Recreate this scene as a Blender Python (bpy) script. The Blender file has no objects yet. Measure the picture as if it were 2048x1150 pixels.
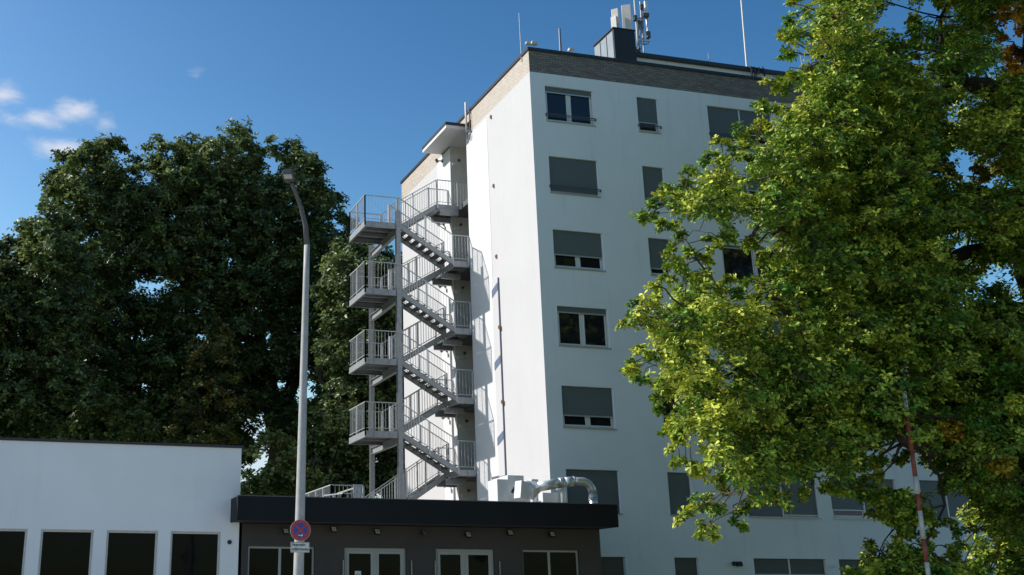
import bpy, math, random
import numpy as np
from mathutils import Vector, Matrix

R = math.radians
S = bpy.context.scene
COL = S.collection
random.seed(7)

# ------------------------------------------------------------------ camera
YAW, PITCH = 0.276493, 0.325709
FPX, CXP, CYP = 2359.2, 716.8, 405.7          # focal length and optical centre of the (cropped) picture
CAMZ = 1.6
cam_d = bpy.data.cameras.new('camera')
cam = bpy.data.objects.new('camera', cam_d)
COL.objects.link(cam)
cam.location = (0, 0, CAMZ)
cam.rotation_euler = (math.pi / 2 + PITCH, 0, -YAW)
cam_d.sensor_fit = 'HORIZONTAL'
cam_d.sensor_width = 36
cam_d.lens = FPX / 2048 * 36
cam_d.shift_x = (1024 - CXP) / 2048
cam_d.shift_y = -(575 - CYP) / 2048
cam_d.clip_start = 0.1
cam_d.clip_end = 2000
S.camera = cam

_f = Vector((math.sin(YAW) * math.cos(PITCH), math.cos(YAW) * math.cos(PITCH), math.sin(PITCH)))
_r = Vector((math.cos(YAW), -math.sin(YAW), 0))
_u = _r.cross(_f)


def at(px, py, Y):
    """world point on the plane y = Y seen at photograph pixel (px, py)"""
    d = _r * ((px - CXP) / FPX) - _u * ((py - CYP) / FPX) + _f
    t = Y / d.y
    return Vector((d.x * t, Y, CAMZ + d.z * t))


# ------------------------------------------------------------------ light
SUN_EL, SUN_AZ = R(36.6), R(-66.4)            # azimuth from +Y towards +X
sd = Vector((math.sin(SUN_AZ) * math.cos(SUN_EL), math.cos(SUN_AZ) * math.cos(SUN_EL), math.sin(SUN_EL)))
sun_d = bpy.data.lights.new('sun', 'SUN')
sun_d.energy = 4.7
sun_d.angle = R(0.53)
sun_d.color = (1.0, 0.955, 0.9)
sun = bpy.data.objects.new('sun', sun_d)
COL.objects.link(sun)
sun.rotation_euler = sd.to_track_quat('Z', 'Y').to_euler()
sun.location = (-30, 10, 40)

W = bpy.data.worlds.new('World')
S.world = W
W.use_nodes = True
nt = W.node_tree
for n in list(nt.nodes):
    nt.nodes.remove(n)


def N(tree, kind, **kw):
    n = tree.nodes.new(kind)
    for k, v in kw.items():
        if hasattr(n, k):
            setattr(n, k, v)
    return n


wo = N(nt, 'ShaderNodeOutputWorld')
bg = N(nt, 'ShaderNodeBackground')
sky = N(nt, 'ShaderNodeTexSky')
sky.sky_type = 'NISHITA'
sky.sun_disc = False
sky.sun_elevation = SUN_EL
sky.sun_rotation = SUN_AZ
sky.air_density = 1.0
sky.dust_density = 1.4
sky.ozone_density = 2.6
bg.inputs['Strength'].default_value = 0.132
tc = N(nt, 'ShaderNodeTexCoord')
# small fair-weather clouds low in the left of the sky
cn = N(nt, 'ShaderNodeTexNoise')
cn.inputs['Scale'].default_value = 38
cn.inputs['Detail'].default_value = 7
cn.inputs['Roughness'].default_value = 0.62
cn.inputs['Distortion'].default_value = 0.3
mp = N(nt, 'ShaderNodeMapping')
mp.inputs['Scale'].default_value = (1, 1, 2.0)
nt.links.new(tc.outputs['Generated'], mp.inputs['Vector'])
nt.links.new(mp.outputs['Vector'], cn.inputs['Vector'])
acc = None
for (px, py, rr, am, sq) in ((5, 188, 0.023, .95, 3.0), (78, 240, 0.034, .85, 9.0), (150, 224, 0.024, .95, 3.0),
                             (122, 298, 0.034, 1.0, 8.0), (20, 235, 0.022, .6, 3.0), (210, 245, 0.018, .45, 1.0), (395, 148, 0.016, .38, 1.5),
                             (-60, 225, 0.04, .8, 2.5)):
    d = (_r * ((px - CXP) / FPX) - _u * ((py - CYP) / FPX) + _f).normalized()
    sub = N(nt, 'ShaderNodeVectorMath', operation='SUBTRACT')
    nt.links.new(tc.outputs['Generated'], sub.inputs[0])
    sub.inputs[1].default_value = d
    scl = N(nt, 'ShaderNodeVectorMath', operation='MULTIPLY')
    nt.links.new(sub.outputs[0], scl.inputs[0])
    scl.inputs[1].default_value = (1, 1, math.sqrt(sq))
    ln = N(nt, 'ShaderNodeVectorMath', operation='LENGTH')
    nt.links.new(scl.outputs[0], ln.inputs[0])
    mr = N(nt, 'ShaderNodeMapRange')
    mr.inputs['From Min'].default_value = rr * 1.25
    mr.inputs['From Max'].default_value = 0
    mr.inputs['To Min'].default_value = 0
    mr.inputs['To Max'].default_value = am
    nt.links.new(ln.outputs['Value'], mr.inputs['Value'])
    if acc is None:
        acc = mr.outputs[0]
    else:
        mx = N(nt, 'ShaderNodeMath', operation='MAXIMUM')
        nt.links.new(acc, mx.inputs[0])
        nt.links.new(mr.outputs[0], mx.inputs[1])
        acc = mx.outputs[0]
ad = N(nt, 'ShaderNodeMath', operation='ADD')
nt.links.new(acc, ad.inputs[0])
nt.links.new(cn.outputs['Fac'], ad.inputs[1])
cr = N(nt, 'ShaderNodeMapRange')
cr.interpolation_type = 'SMOOTHSTEP'
cr.inputs['From Min'].default_value = 0.72
cr.inputs['From Max'].default_value = 1.5
cr.inputs['To Max'].default_value = 0.8
nt.links.new(ad.outputs[0], cr.inputs['Value'])
cm = N(nt, 'ShaderNodeMix', data_type='RGBA')
cm.inputs['B'].default_value = (5.2, 5.3, 5.8, 1)
hs = N(nt, 'ShaderNodeHueSaturation')
hs.inputs['Saturation'].default_value = 1.28
nt.links.new(sky.outputs['Color'], hs.inputs['Color'])
# steeper gradient from the deep blue overhead to the pale lower sky
nd = N(nt, 'ShaderNodeVectorMath', operation='DIVIDE')
nd.inputs[1].default_value = (0.71, 1.76, 3.68)
nt.links.new(hs.outputs['Color'], nd.inputs[0])
gm = N(nt, 'ShaderNodeGamma')
gm.inputs['Gamma'].default_value = 1.7
nt.links.new(nd.outputs[0], gm.inputs['Color'])
nm = N(nt, 'ShaderNodeVectorMath', operation='MULTIPLY')
nm.inputs[1].default_value = (0.58, 1.70, 3.52)
nt.links.new(gm.outputs[0], nm.inputs[0])
nl = N(nt, 'ShaderNodeVectorMath', operation='MINIMUM')
nl.inputs[1].default_value = (4.2, 5.2, 6.2)
nt.links.new(nm.outputs[0], nl.inputs[0])
nt.links.new(nl.outputs[0], cm.inputs['A'])
nt.links.new(cr.outputs[0], cm.inputs['Factor'])
nt.links.new(cm.outputs['Result'], bg.inputs['Color'])
nt.links.new(bg.outputs[0], wo.inputs['Surface'])

S.view_settings.view_transform = 'Standard'
S.view_settings.look = 'None'
S.view_settings.exposure = 0.22
S.view_settings.gamma = 1.0
S.view_settings.use_curve_mapping = False
S.render.engine = 'CYCLES'
S.cycles.max_bounces = 8
S.cycles.transparent_max_bounces = 8


# ------------------------------------------------------------------ materials
def new_mat(name):
    m = bpy.data.materials.new(name)
    m.use_nodes = True
    t = m.node_tree
    return m, t, t.nodes['Principled BSDF']


def pmat(name, col, rough=0.6, metal=0.0, spec=0.5, nscale=0, namt=0.0, bump=0.0, bscale=60, stain=0.0):
    """principled with procedural colour variation and bump"""
    m, t, p = new_mat(name)
    p.inputs['Base Color'].default_value = (*col, 1)
    p.inputs['Roughness'].default_value = rough
    p.inputs['Metallic'].default_value = metal
    p.inputs['Specular IOR Level'].default_value = spec
    g = N(t, 'ShaderNodeNewGeometry')
    src = None
    if namt > 0:
        n = N(t, 'ShaderNodeTexNoise')
        n.inputs['Scale'].default_value = nscale
        n.inputs['Detail'].default_value = 5
        n.inputs['Roughness'].default_value = 0.65
        t.links.new(g.outputs['Position'], n.inputs['Vector'])
        mr = N(t, 'ShaderNodeMapRange')
        mr.inputs['From Min'].default_value = 0.3
        mr.inputs['From Max'].default_value = 0.7
        mr.inputs['To Min'].default_value = 1 - namt
        mr.inputs['To Max'].default_value = 1 + namt
        t.links.new(n.outputs['Fac'], mr.inputs['Value'])
        vm = N(t, 'ShaderNodeVectorMath', operation='SCALE')
        vm.inputs[0].default_value = col
        t.links.new(mr.outputs[0], vm.inputs['Scale'])
        src = vm.outputs[0]
        if stain > 0:          # rain streaks: noise stretched vertically
            mpn = N(t, 'ShaderNodeMapping')
            mpn.inputs['Scale'].default_value = (2.2, 2.2, 0.16)
            n2 = N(t, 'ShaderNodeTexNoise')
            n2.inputs['Scale'].default_value = 1.3
            n2.inputs['Detail'].default_value = 6
            n2.inputs['Roughness'].default_value = 0.7
            t.links.new(g.outputs['Position'], mpn.inputs['Vector'])
            t.links.new(mpn.outputs[0], n2.inputs['Vector'])
            mr2 = N(t, 'ShaderNodeMapRange')
            mr2.inputs['From Min'].default_value = 0.55
            mr2.inputs['From Max'].default_value = 0.8
            mr2.inputs['To Min'].default_value = 1
            mr2.inputs['To Max'].default_value = 1 - stain
            t.links.new(n2.outputs['Fac'], mr2.inputs['Value'])
            v2 = N(t, 'ShaderNodeVectorMath', operation='SCALE')
            t.links.new(src, v2.inputs[0])
            t.links.new(mr2.outputs[0], v2.inputs['Scale'])
            src = v2.outputs[0]
        t.links.new(src, p.inputs['Base Color'])
    if bump > 0:
        nb = N(t, 'ShaderNodeTexNoise')
        nb.inputs['Scale'].default_value = bscale
        nb.inputs['Detail'].default_value = 4
        t.links.new(g.outputs['Position'], nb.inputs['Vector'])
        b = N(t, 'ShaderNodeBump')
        b.inputs['Strength'].default_value = bump
        b.inputs['Distance'].default_value = 0.01
        t.links.new(nb.outputs['Fac'], b.inputs['Height'])
        t.links.new(b.outputs[0], p.inputs['Normal'])
    return m


def brick_mat(name, c1, c2, c3):
    m, t, p = new_mat(name)
    g = N(t, 'ShaderNodeNewGeometry')
    sp = N(t, 'ShaderNodeSeparateXYZ')
    sn = N(t, 'ShaderNodeSeparateXYZ')
    t.links.new(g.outputs['Position'], sp.inputs[0])
    t.links.new(g.outputs['Normal'], sn.inputs[0])
    ab = N(t, 'ShaderNodeMath', operation='ABSOLUTE')
    t.links.new(sn.outputs['X'], ab.inputs[0])
    gt = N(t, 'ShaderNodeMath', operation='GREATER_THAN')
    gt.inputs[1].default_value = 0.5
    t.links.new(ab.outputs[0], gt.inputs[0])
    mx = N(t, 'ShaderNodeMix', data_type='FLOAT')
    t.links.new(gt.outputs[0], mx.inputs['Factor'])
    t.links.new(sp.outputs['X'], mx.inputs['A'])
    t.links.new(sp.outputs['Y'], mx.inputs['B'])
    cb = N(t, 'ShaderNodeCombineXYZ')
    t.links.new(mx.outputs['Result'], cb.inputs['X'])
    t.links.new(sp.outputs['Z'], cb.inputs['Y'])
    br = N(t, 'ShaderNodeTexBrick')
    br.inputs['Color1'].default_value = (*c1, 1)
    br.inputs['Color2'].default_value = (*c2, 1)
    br.inputs['Mortar'].default_value = (*c3, 1)
    br.inputs['Scale'].default_value = 1.0
    br.inputs['Mortar Size'].default_value = 0.012
    br.inputs['Brick Width'].default_value = 0.25
    br.inputs['Row Height'].default_value = 0.082
    br.inputs['Bias'].default_value = 0.1
    t.links.new(cb.outputs[0], br.inputs['Vector'])
    t.links.new(br.outputs['Color'], p.inputs['Base Color'])
    b = N(t, 'ShaderNodeBump')
    b.inputs['Strength'].default_value = 0.6
    b.inputs['Distance'].default_value = 0.01
    b.invert = True
    t.links.new(br.outputs['Fac'], b.inputs['Height'])
    t.links.new(b.outputs[0], p.inputs['Normal'])
    p.inputs['Roughness'].default_value = 0.65
    return m


def blind_mat(name, col):
    m, t, p = new_mat(name)
    g = N(t, 'ShaderNodeNewGeometry')
    sp = N(t, 'ShaderNodeSeparateXYZ')
    t.links.new(g.outputs['Position'], sp.inputs[0])
    w = N(t, 'ShaderNodeMath', operation='MULTIPLY')
    w.inputs[1].default_value = 2 * math.pi / 0.055
    t.links.new(sp.outputs['Z'], w.inputs[0])
    s_ = N(t, 'ShaderNodeMath', operation='SINE')
    t.links.new(w.outputs[0], s_.inputs[0])
    mr = N(t, 'ShaderNodeMapRange')
    mr.inputs['From Min'].default_value = -1
    mr.inputs['To Min'].default_value = 0.93
    mr.inputs['To Max'].default_value = 1.04
    t.links.new(s_.outputs[0], mr.inputs['Value'])
    v = N(t, 'ShaderNodeVectorMath', operation='SCALE')
    v.inputs[0].default_value = col
    t.links.new(mr.outputs[0], v.inputs['Scale'])
    t.links.new(v.outputs[0], p.inputs['Base Color'])
    b = N(t, 'ShaderNodeBump')
    b.inputs['Strength'].default_value = 0.25
    b.inputs['Distance'].default_value = 0.008
    t.links.new(s_.outputs[0], b.inputs['Height'])
    t.links.new(b.outputs[0], p.inputs['Normal'])
    p.inputs['Roughness'].default_value = 0.5
    return m


def glass_mat(name, col, rough, spec):
    m, t, p = new_mat(name)
    p.inputs['Base Color'].default_value = (*col, 1)
    p.inputs['Roughness'].default_value = rough
    p.inputs['Specular IOR Level'].default_value = spec
    g = N(t, 'ShaderNodeNewGeometry')
    n = N(t, 'ShaderNodeTexNoise')
    n.inputs['Scale'].default_value = 1.1
    n.inputs['Detail'].default_value = 1
    t.links.new(g.outputs['Position'], n.inputs['Vector'])
    b = N(t, 'ShaderNodeBump')
    b.inputs['Strength'].default_value = 0.25
    b.inputs['Distance'].default_value = 0.02
    t.links.new(n.outputs['Fac'], b.inputs['Height'])
    t.links.new(b.outputs[0], p.inputs['Normal'])
    return m


def leaf_mat(name, green, yellow, transl=0.35, rough=0.42, spec=0.4):
    m, t, p = new_mat(name)
    a = N(t, 'ShaderNodeAttribute')
    a.attribute_name = 'leaf'
    sep = N(t, 'ShaderNodeSeparateColor')
    t.links.new(a.outputs['Color'], sep.inputs[0])
    mx = N(t, 'ShaderNodeMix', data_type='RGBA')
    mx.inputs['A'].default_value = (*green, 1)
    mx.inputs['B'].default_value = (*yellow, 1)
    t.links.new(sep.outputs[0], mx.inputs['Factor'])
    mo = N(t, 'ShaderNodeMix', data_type='RGBA')
    mo.inputs['B'].default_value = (0.85, 0.36, 0.02, 1)
    t.links.new(mx.outputs['Result'], mo.inputs['A'])
    t.links.new(sep.outputs[2], mo.inputs['Factor'])
    v = N(t, 'ShaderNodeVectorMath', operation='SCALE')
    t.links.new(mo.outputs['Result'], v.inputs[0])
    mr = N(t, 'ShaderNodeMapRange')
    mr.inputs['To Min'].default_value = 0.35
    mr.inputs['To Max'].default_value = 1.65
    t.links.new(sep.outputs[1], mr.inputs['Value'])
    t.links.new(mr.outputs[0], v.inputs['Scale'])
    t.links.new(v.outputs[0], p.inputs['Base Color'])
    p.inputs['Roughness'].default_value = rough
    p.inputs['Specular IOR Level'].default_value = spec
    tr = N(t, 'ShaderNodeBsdfTranslucent')
    t.links.new(v.outputs[0], tr.inputs['Color'])
    ms = N(t, 'ShaderNodeMixShader')
    ms.inputs[0].default_value = transl
    t.links.new(p.outputs[0], ms.inputs[1])
    t.links.new(tr.outputs[0], ms.inputs[2])
    t.links.new(ms.outputs[0], t.nodes['Material Output'].inputs['Surface'])
    return m


M = {}
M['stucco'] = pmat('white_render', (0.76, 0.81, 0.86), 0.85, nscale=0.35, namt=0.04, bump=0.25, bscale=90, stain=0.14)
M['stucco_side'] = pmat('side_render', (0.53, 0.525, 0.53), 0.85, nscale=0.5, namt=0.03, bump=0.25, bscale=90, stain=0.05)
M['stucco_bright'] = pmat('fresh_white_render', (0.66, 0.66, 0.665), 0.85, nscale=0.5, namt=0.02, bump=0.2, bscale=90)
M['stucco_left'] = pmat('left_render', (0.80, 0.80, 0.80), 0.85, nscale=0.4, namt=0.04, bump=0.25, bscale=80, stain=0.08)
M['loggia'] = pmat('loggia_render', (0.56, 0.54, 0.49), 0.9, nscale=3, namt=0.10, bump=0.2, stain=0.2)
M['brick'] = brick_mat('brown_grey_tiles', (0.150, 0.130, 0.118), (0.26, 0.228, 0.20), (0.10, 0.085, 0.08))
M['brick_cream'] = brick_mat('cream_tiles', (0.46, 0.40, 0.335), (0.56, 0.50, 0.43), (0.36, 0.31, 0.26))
M['cap'] = pmat('dark_metal_cap', (0.035, 0.035, 0.042), 0.45, metal=0.3, nscale=3, namt=0.1)
M['fascia'] = pmat('black_fascia_panels', (0.006, 0.008, 0.011), 0.6, spec=0.22, nscale=0.8, namt=0.25)
M['annexwall'] = pmat('anthracite_render', (0.056, 0.049, 0.043), 0.85, nscale=0.6, namt=0.12, bump=0.3, bscale=70)
M['frame'] = pmat('white_pvc', (0.70, 0.71, 0.72), 0.4, nscale=4, namt=0.03)
M['dframe'] = pmat('light_grey_pvc', (0.34, 0.34, 0.31), 0.4, nscale=4, namt=0.05)
M['sill'] = pmat('sill_metal', (0.45, 0.47, 0.5), 0.45, metal=0.4, nscale=4, namt=0.08)
M['blind'] = blind_mat('grey_shutter', (0.112, 0.135, 0.146))
M['blind2'] = blind_mat('brown_grey_shutter', (0.072, 0.082, 0.078))
M['glass'] = glass_mat('window_glass', (0.014, 0.014, 0.019), 0.04, 0.5)
M['glass_dark'] = glass_mat('dark_window_glass', (0.004, 0.005, 0.006), 0.05, 0.08)
M['steel'] = pmat('galvanised_steel', (0.31, 0.32, 0.33), 0.5, metal=0.3, nscale=7, namt=0.16, bump=0.06, bscale=30)
M['steel_light'] = pmat('galvanised_rails', (0.46, 0.47, 0.48), 0.45, metal=0.25, nscale=9, namt=0.12)
M['grate'] = pmat('steel_grating', (0.12, 0.125, 0.13), 0.6, metal=0.4, nscale=14, namt=0.2)
M['duct'] = pmat('spiral_duct', (0.74, 0.75, 0.76), 0.34, metal=0.65, nscale=5, namt=0.08, bump=0.12, bscale=22)
M['ductbox'] = pmat('ventilation_box', (0.70, 0.71, 0.72), 0.45, metal=0.12, nscale=4, namt=0.06)
M['pole'] = pmat('concrete_grey_pole', (0.37, 0.365, 0.355), 0.6, nscale=5, namt=0.15, bump=0.15, stain=0.2)
M['lampdark'] = pmat('lamp_grey', (0.10, 0.10, 0.105), 0.5, metal=0.3, nscale=5, namt=0.1)
M['lens'] = pmat('lamp_lens', (0.55, 0.53, 0.46), 0.25, nscale=30, namt=0.2)
M['black'] = pmat('black_plastic', (0.012, 0.012, 0.014), 0.5, nscale=5, namt=0.1)
M['white'] = pmat('antenna_white', (0.66, 0.62, 0.58), 0.5, nscale=3, namt=0.05)
M['whitepaint'] = pmat('white_paint', (0.58, 0.56, 0.52), 0.5, nscale=9, namt=0.12, stain=0.25)
M['redpaint'] = pmat('red_paint', (0.30, 0.075, 0.05), 0.5, nscale=9, namt=0.25, stain=0.25)
M['signred'] = pmat('sign_red', (0.42, 0.035, 0.03), 0.4, nscale=9, namt=0.05)
M['signblue'] = pmat('sign_blue', (0.03, 0.055, 0.28), 0.4, nscale=9, namt=0.05)
M['signwhite'] = pmat('sign_white', (0.60, 0.60, 0.56), 0.4, nscale=9, namt=0.04)
M['signgrey'] = pmat('sign_edge', (0.33, 0.31, 0.30), 0.4, nscale=9, namt=0.04)
M['clad'] = pmat('roof_cladding', (0.26, 0.30, 0.33), 0.45, metal=0.3, nscale=2, namt=0.08)
M['roofgravel'] = pmat('roof_gravel', (0.20, 0.19, 0.17), 0.95, nscale=12, namt=0.3, bump=0.6, bscale=60)
M['asphalt'] = pmat('asphalt', (0.055, 0.054, 0.052), 0.92, nscale=2, namt=0.2, bump=0.4, bscale=120)
M['grass'] = pmat('grass_soil', (0.085, 0.11, 0.045), 0.95, nscale=2, namt=0.3, bump=0.8, bscale=40)
M['paving'] = pmat('concrete_paving', (0.42, 0.415, 0.40), 0.9, nscale=3, namt=0.12, bump=0.3, bscale=70)
M['bark'] = pmat('bark', (0.06, 0.048, 0.036), 0.95, nscale=6, namt=0.35, bump=0.9, bscale=14)
M['rust'] = pmat('wall_fitting', (0.36, 0.20, 0.10), 0.6, nscale=9, namt=0.2)
M['dark_strip'] = pmat('blue_grey_paint', (0.15, 0.15, 0.21), 0.5, nscale=5, namt=0.1)  # vent pipe, and the shadow line painted beside the shaft
M['shadow_blue'] = pmat('shadow_band', (0.11, 0.145, 0.23), 0.6, nscale=5, namt=0.1)  # shadow tone for the bands added on the shaft
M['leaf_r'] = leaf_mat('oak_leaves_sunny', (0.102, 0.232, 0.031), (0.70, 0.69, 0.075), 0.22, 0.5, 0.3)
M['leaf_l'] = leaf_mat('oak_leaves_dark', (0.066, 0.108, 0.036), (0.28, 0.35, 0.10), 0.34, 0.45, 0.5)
M['leaf_b'] = leaf_mat('leaves_bush', (0.05, 0.095, 0.028), (0.22, 0.24, 0.05), 0.3)


# ------------------------------------------------------------------ mesh helpers
def wloc(o):
    v = Vector((0, 0, 0))
    while o is not None:
        v += Vector(o.location)
        o = o.parent
    return v


class MB:
    def __init__(s):
        s.v = []
        s.f = []

    def box(s, x0, x1, y0, y1, z0, z1):
        b = len(s.v)
        s.v += [(x0, y0, z0), (x1, y0, z0), (x1, y1, z0), (x0, y1, z0), (x0, y0, z1), (x1, y0, z1), (x1, y1, z1), (x0, y1, z1)]
        s.f += [tuple(b + i for i in q) for q in ((0, 3, 2, 1), (4, 5, 6, 7), (0, 1, 5, 4), (1, 2, 6, 5), (2, 3, 7, 6), (3, 0, 4, 7))]
        return s

    def cbox(s, c, size, mat=None):
        """centred box transformed by rotation matrix"""
        b = len(s.v)
        hx, hy, hz = size[0] / 2, size[1] / 2, size[2] / 2
        for z in (-hz, hz):
            for (x, y) in ((-hx, -hy), (hx, -hy), (hx, hy), (-hx, hy)):
                p = Vector((x, y, z))
                if mat is not None:
                    p = mat @ p
                s.v.append(tuple(p + Vector(c)))
        s.f += [tuple(b + i for i in q) for q in ((0, 3, 2, 1), (4, 5, 6, 7), (0, 1, 5, 4), (1, 2, 6, 5), (2, 3, 7, 6), (3, 0, 4, 7))]
        return s

    def bar(s, a, b_, w, h=None):
        """rectangular bar from a to b, w wide, h deep (vertical)"""
        h = h or w
        a = Vector(a)
        b_ = Vector(b_)
        d = (b_ - a)
        L = d.length
        d.normalize()
        up = Vector((0, 0, 1)) if abs(d.z) < 0.95 else Vector((0, 1, 0))
        sx = d.cross(up).normalized()
        su = sx.cross(d).normalized()
        i0 = len(s.v)
        for p in (a, b_):
            for (i, j) in ((-1, -1), (1, -1), (1, 1), (-1, 1)):
                s.v.append(tuple(p + sx * (i * w / 2) + su * (j * h / 2)))
        s.f += [tuple(i0 + i for i in q) for q in ((0, 3, 2, 1), (4, 5, 6, 7), (0, 1, 5, 4), (1, 2, 6, 5), (2, 3, 7, 6), (3, 0, 4, 7))]
        return s

    def tube(s, pts, rad, n=10, caps=True):
        pts = [Vector(p) for p in pts]
        if not isinstance(rad, (list, tuple)):
            rad = [rad] * len(pts)
        b = len(s.v)
        prev = None
        for i, p in enumerate(pts):
            if i == 0:
                d = pts[1] - pts[0]
            elif i == len(pts) - 1:
                d = pts[-1] - pts[-2]
            else:
                d = (pts[i + 1] - pts[i]).normalized() + (pts[i] - pts[i - 1]).normalized()
            d.normalize()
            if prev is None:
                a = Vector((0, 0, 1)) if abs(d.z) < 0.9 else Vector((1, 0, 0))
                x = d.cross(a).normalized()
            else:
                x = (prev - d * prev.dot(d)).normalized()
            prev = x
            y = d.cross(x)
            for k in range(n):
                t = 2 * math.pi * k / n
                s.v.append(tuple(p + (x * math.cos(t) + y * math.sin(t)) * rad[i]))
        for i in range(len(pts) - 1):
            for k in range(n):
                a0 = b + i * n + k
                a1 = b + i * n + (k + 1) % n
                s.f.append((a0, a1, a1 + n, a0 + n))
        if caps:
            s.f.append(tuple(b + k for k in reversed(range(n))))
            s.f.append(tuple(b + (len(pts) - 1) * n + k for k in range(n)))
        return s

    def disc(s, c, r, y, n=32, a0=0, a1=2 * math.pi, r0=0.0):
        """flat sector facing -Y at depth y (c = x,z)"""
        b = len(s.v)
        full = abs(a1 - a0 - 2 * math.pi) < 1e-6
        for k in range(n + 1):
            t = a0 + (a1 - a0) * k / n
            s.v.append((c[0] + r * math.cos(t), y, c[1] + r * math.sin(t)))
            s.v.append((c[0] + r0 * math.cos(t), y, c[1] + r0 * math.sin(t)))
        for k in range(n):
            s.f.append((b + 2 * k, b + 2 * k + 2, b + 2 * k + 3, b + 2 * k + 1))
        return s

    def poly(s, pts):
        b = len(s.v)
        s.v += [tuple(p) for p in pts]
        s.f.append(tuple(range(b, b + len(pts))))
        return s

    def build(s, name, mat, parent=None, smooth=False, bevel=0.0):
        me = bpy.data.meshes.new(name)
        off = wloc(parent) if parent is not None else Vector((0, 0, 0))
        me.from_pydata([(v[0] - off.x, v[1] - off.y, v[2] - off.z) for v in s.v], [], s.f)
        me.materials.append(M[mat] if isinstance(mat, str) else mat)
        if smooth:
            me.polygons.foreach_set('use_smooth', [True] * len(me.polygons))
        me.update()
        o = bpy.data.objects.new(name, me)
        COL.objects.link(o)
        if parent is not None:
            o.parent = parent
        if bevel > 0:
            bm = o.modifiers.new('bevel', 'BEVEL')
            bm.width = bevel
            bm.segments = 2
            bm.limit_method = 'ANGLE'
        return o


def tag(o, label=None, cat=None, group=None, kind=None):
    if label:
        o['label'] = label
    if cat:
        o['category'] = cat
    if group:
        o['group'] = group
    if kind:
        o['kind'] = kind
    return o


def empty(name, loc, label, cat, group=None):
    o = bpy.data.objects.new(name, None)
    COL.objects.link(o)
    o.location = loc
    o.empty_display_size = 0.3
    return tag(o, label, cat, group)


def wall(mb, axis, c, u0, u1, z0, z1, holes, depth, inward):
    """wall sheet with rectangular openings and reveals.  axis 'y': plane y=c, u = x; axis 'x': plane x=c, u = y.
    inward = +1/-1 direction of the reveals along the axis"""
    us = sorted({u0, u1, *[h[0] for h in holes], *[h[1] for h in holes]})
    zs = sorted({z0, z1, *[h[2] for h in holes], *[h[3] for h in holes]})

    def P(u, z, d=0.0):
        return (u, c + d * inward, z) if axis == 'y' else (c + d * inward, u, z)
    for i in range(len(us) - 1):
        for j in range(len(zs) - 1):
            a, b = us[i], us[i + 1]
            p, q = zs[j], zs[j + 1]
            mu, mz = (a + b) / 2, (p + q) / 2
            if mu < u0 or mu > u1 or mz < z0 or mz > z1:
                continue
            if any(h[0] < mu < h[1] and h[2] < mz < h[3] for h in holes):
                continue
            mb.poly([P(a, p), P(b, p), P(b, q), P(a, q)])
    for h in holes:
        a, b, p, q = h[:4]
        mb.poly([P(a, p), P(a, q), P(a, q, depth), P(a, p, depth)])
        mb.poly([P(b, p), P(b, p, depth), P(b, q, depth), P(b, q)])
        mb.poly([P(a, q), P(b, q), P(b, q, depth), P(a, q, depth)])
        mb.poly([P(a, p), P(a, p, depth), P(b, p, depth), P(b, p)])


# ================================================================== SETTING
g = MB()
g.poly([(-600, -600, 0), (600, -600, 0), (600, 900, 0), (-600, 900, 0)])
tag(g.build('ground', 'grass'), kind='structure')
g = MB().box(-60, 60, -6, 8, -0.2, 0.004)
tag(g.build('road', 'asphalt'), kind='structure')
g = MB().box(-60, 60, 8, 11, -0.2, 0.12)
tag(g.build('pavement', 'paving'), kind='structure')
g = MB().box(-14, 14.9, 11, 31.2, -0.2, 0.008)
tag(g.build('forecourt', 'paving'), kind='structure')

# ================================================================== MAIN BUILDING
XL, XR = 17.16, 34.84
YF, YB = 37.0, 52.6
ZT, ZBR = 21.38, 20.40
Y1, Y2 = 43.65, 45.65          # the open recess behind the steel stair
bld = empty('apartment_building', (XL, YF, 0),
            'tall seven storey white apartment block with a tiled band under its flat roof', 'building')
HEAD = [19.90 - 2.817 * k for k in range(7)]
HW = 1.42
DEP = 0.20
cols = [(17.75, 19.72, 2), (21.56, 22.46, 1), (24.61, 27.48, 2), (28.03, 30.83, 2), (31.9, 34.2, 2)]
wins = []
for r in range(7):
    for c, (a, b, n) in enumerate(cols):
        wins.append((a, b, HEAD[r] - HW, HEAD[r], r, c, n))
front = MB()
wall(front, 'y', YF, XL, XR, 0, ZBR, [w[:4] for w in wins], DEP, 1)
# back of the openings closed a little behind the panes
front.box(XL + .4, XR - .4, YF + 0.34, YF + 0.5, 0, ZBR - 0.1)
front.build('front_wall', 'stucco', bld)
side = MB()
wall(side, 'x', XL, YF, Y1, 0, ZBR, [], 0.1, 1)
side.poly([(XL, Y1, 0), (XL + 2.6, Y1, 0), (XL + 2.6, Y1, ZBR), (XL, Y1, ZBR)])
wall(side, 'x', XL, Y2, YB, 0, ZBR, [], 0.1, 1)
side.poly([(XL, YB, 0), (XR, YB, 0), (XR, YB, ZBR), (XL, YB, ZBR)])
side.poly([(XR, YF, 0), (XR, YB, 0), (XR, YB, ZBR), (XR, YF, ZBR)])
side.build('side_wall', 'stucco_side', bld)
ins = MB().box(XL - 0.009, XL - 0.002, 41.32, Y1 + 0.002, 3.9, ZBR - 0.15)
ins.build('insulation_panel', 'stucco_bright', bld)
twr = MB().box(XL - 0.009, XL - 0.002, Y2 - 0.002, 47.3, 3.9, ZBR + 0.2)
twr.build('corner_render', 'stucco_bright', bld)
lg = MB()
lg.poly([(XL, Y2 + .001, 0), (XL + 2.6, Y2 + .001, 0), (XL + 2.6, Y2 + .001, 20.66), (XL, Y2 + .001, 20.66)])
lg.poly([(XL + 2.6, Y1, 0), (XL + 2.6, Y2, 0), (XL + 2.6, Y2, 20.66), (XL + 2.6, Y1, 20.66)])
lg.build('recess_wall', 'loggia', bld)
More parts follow.
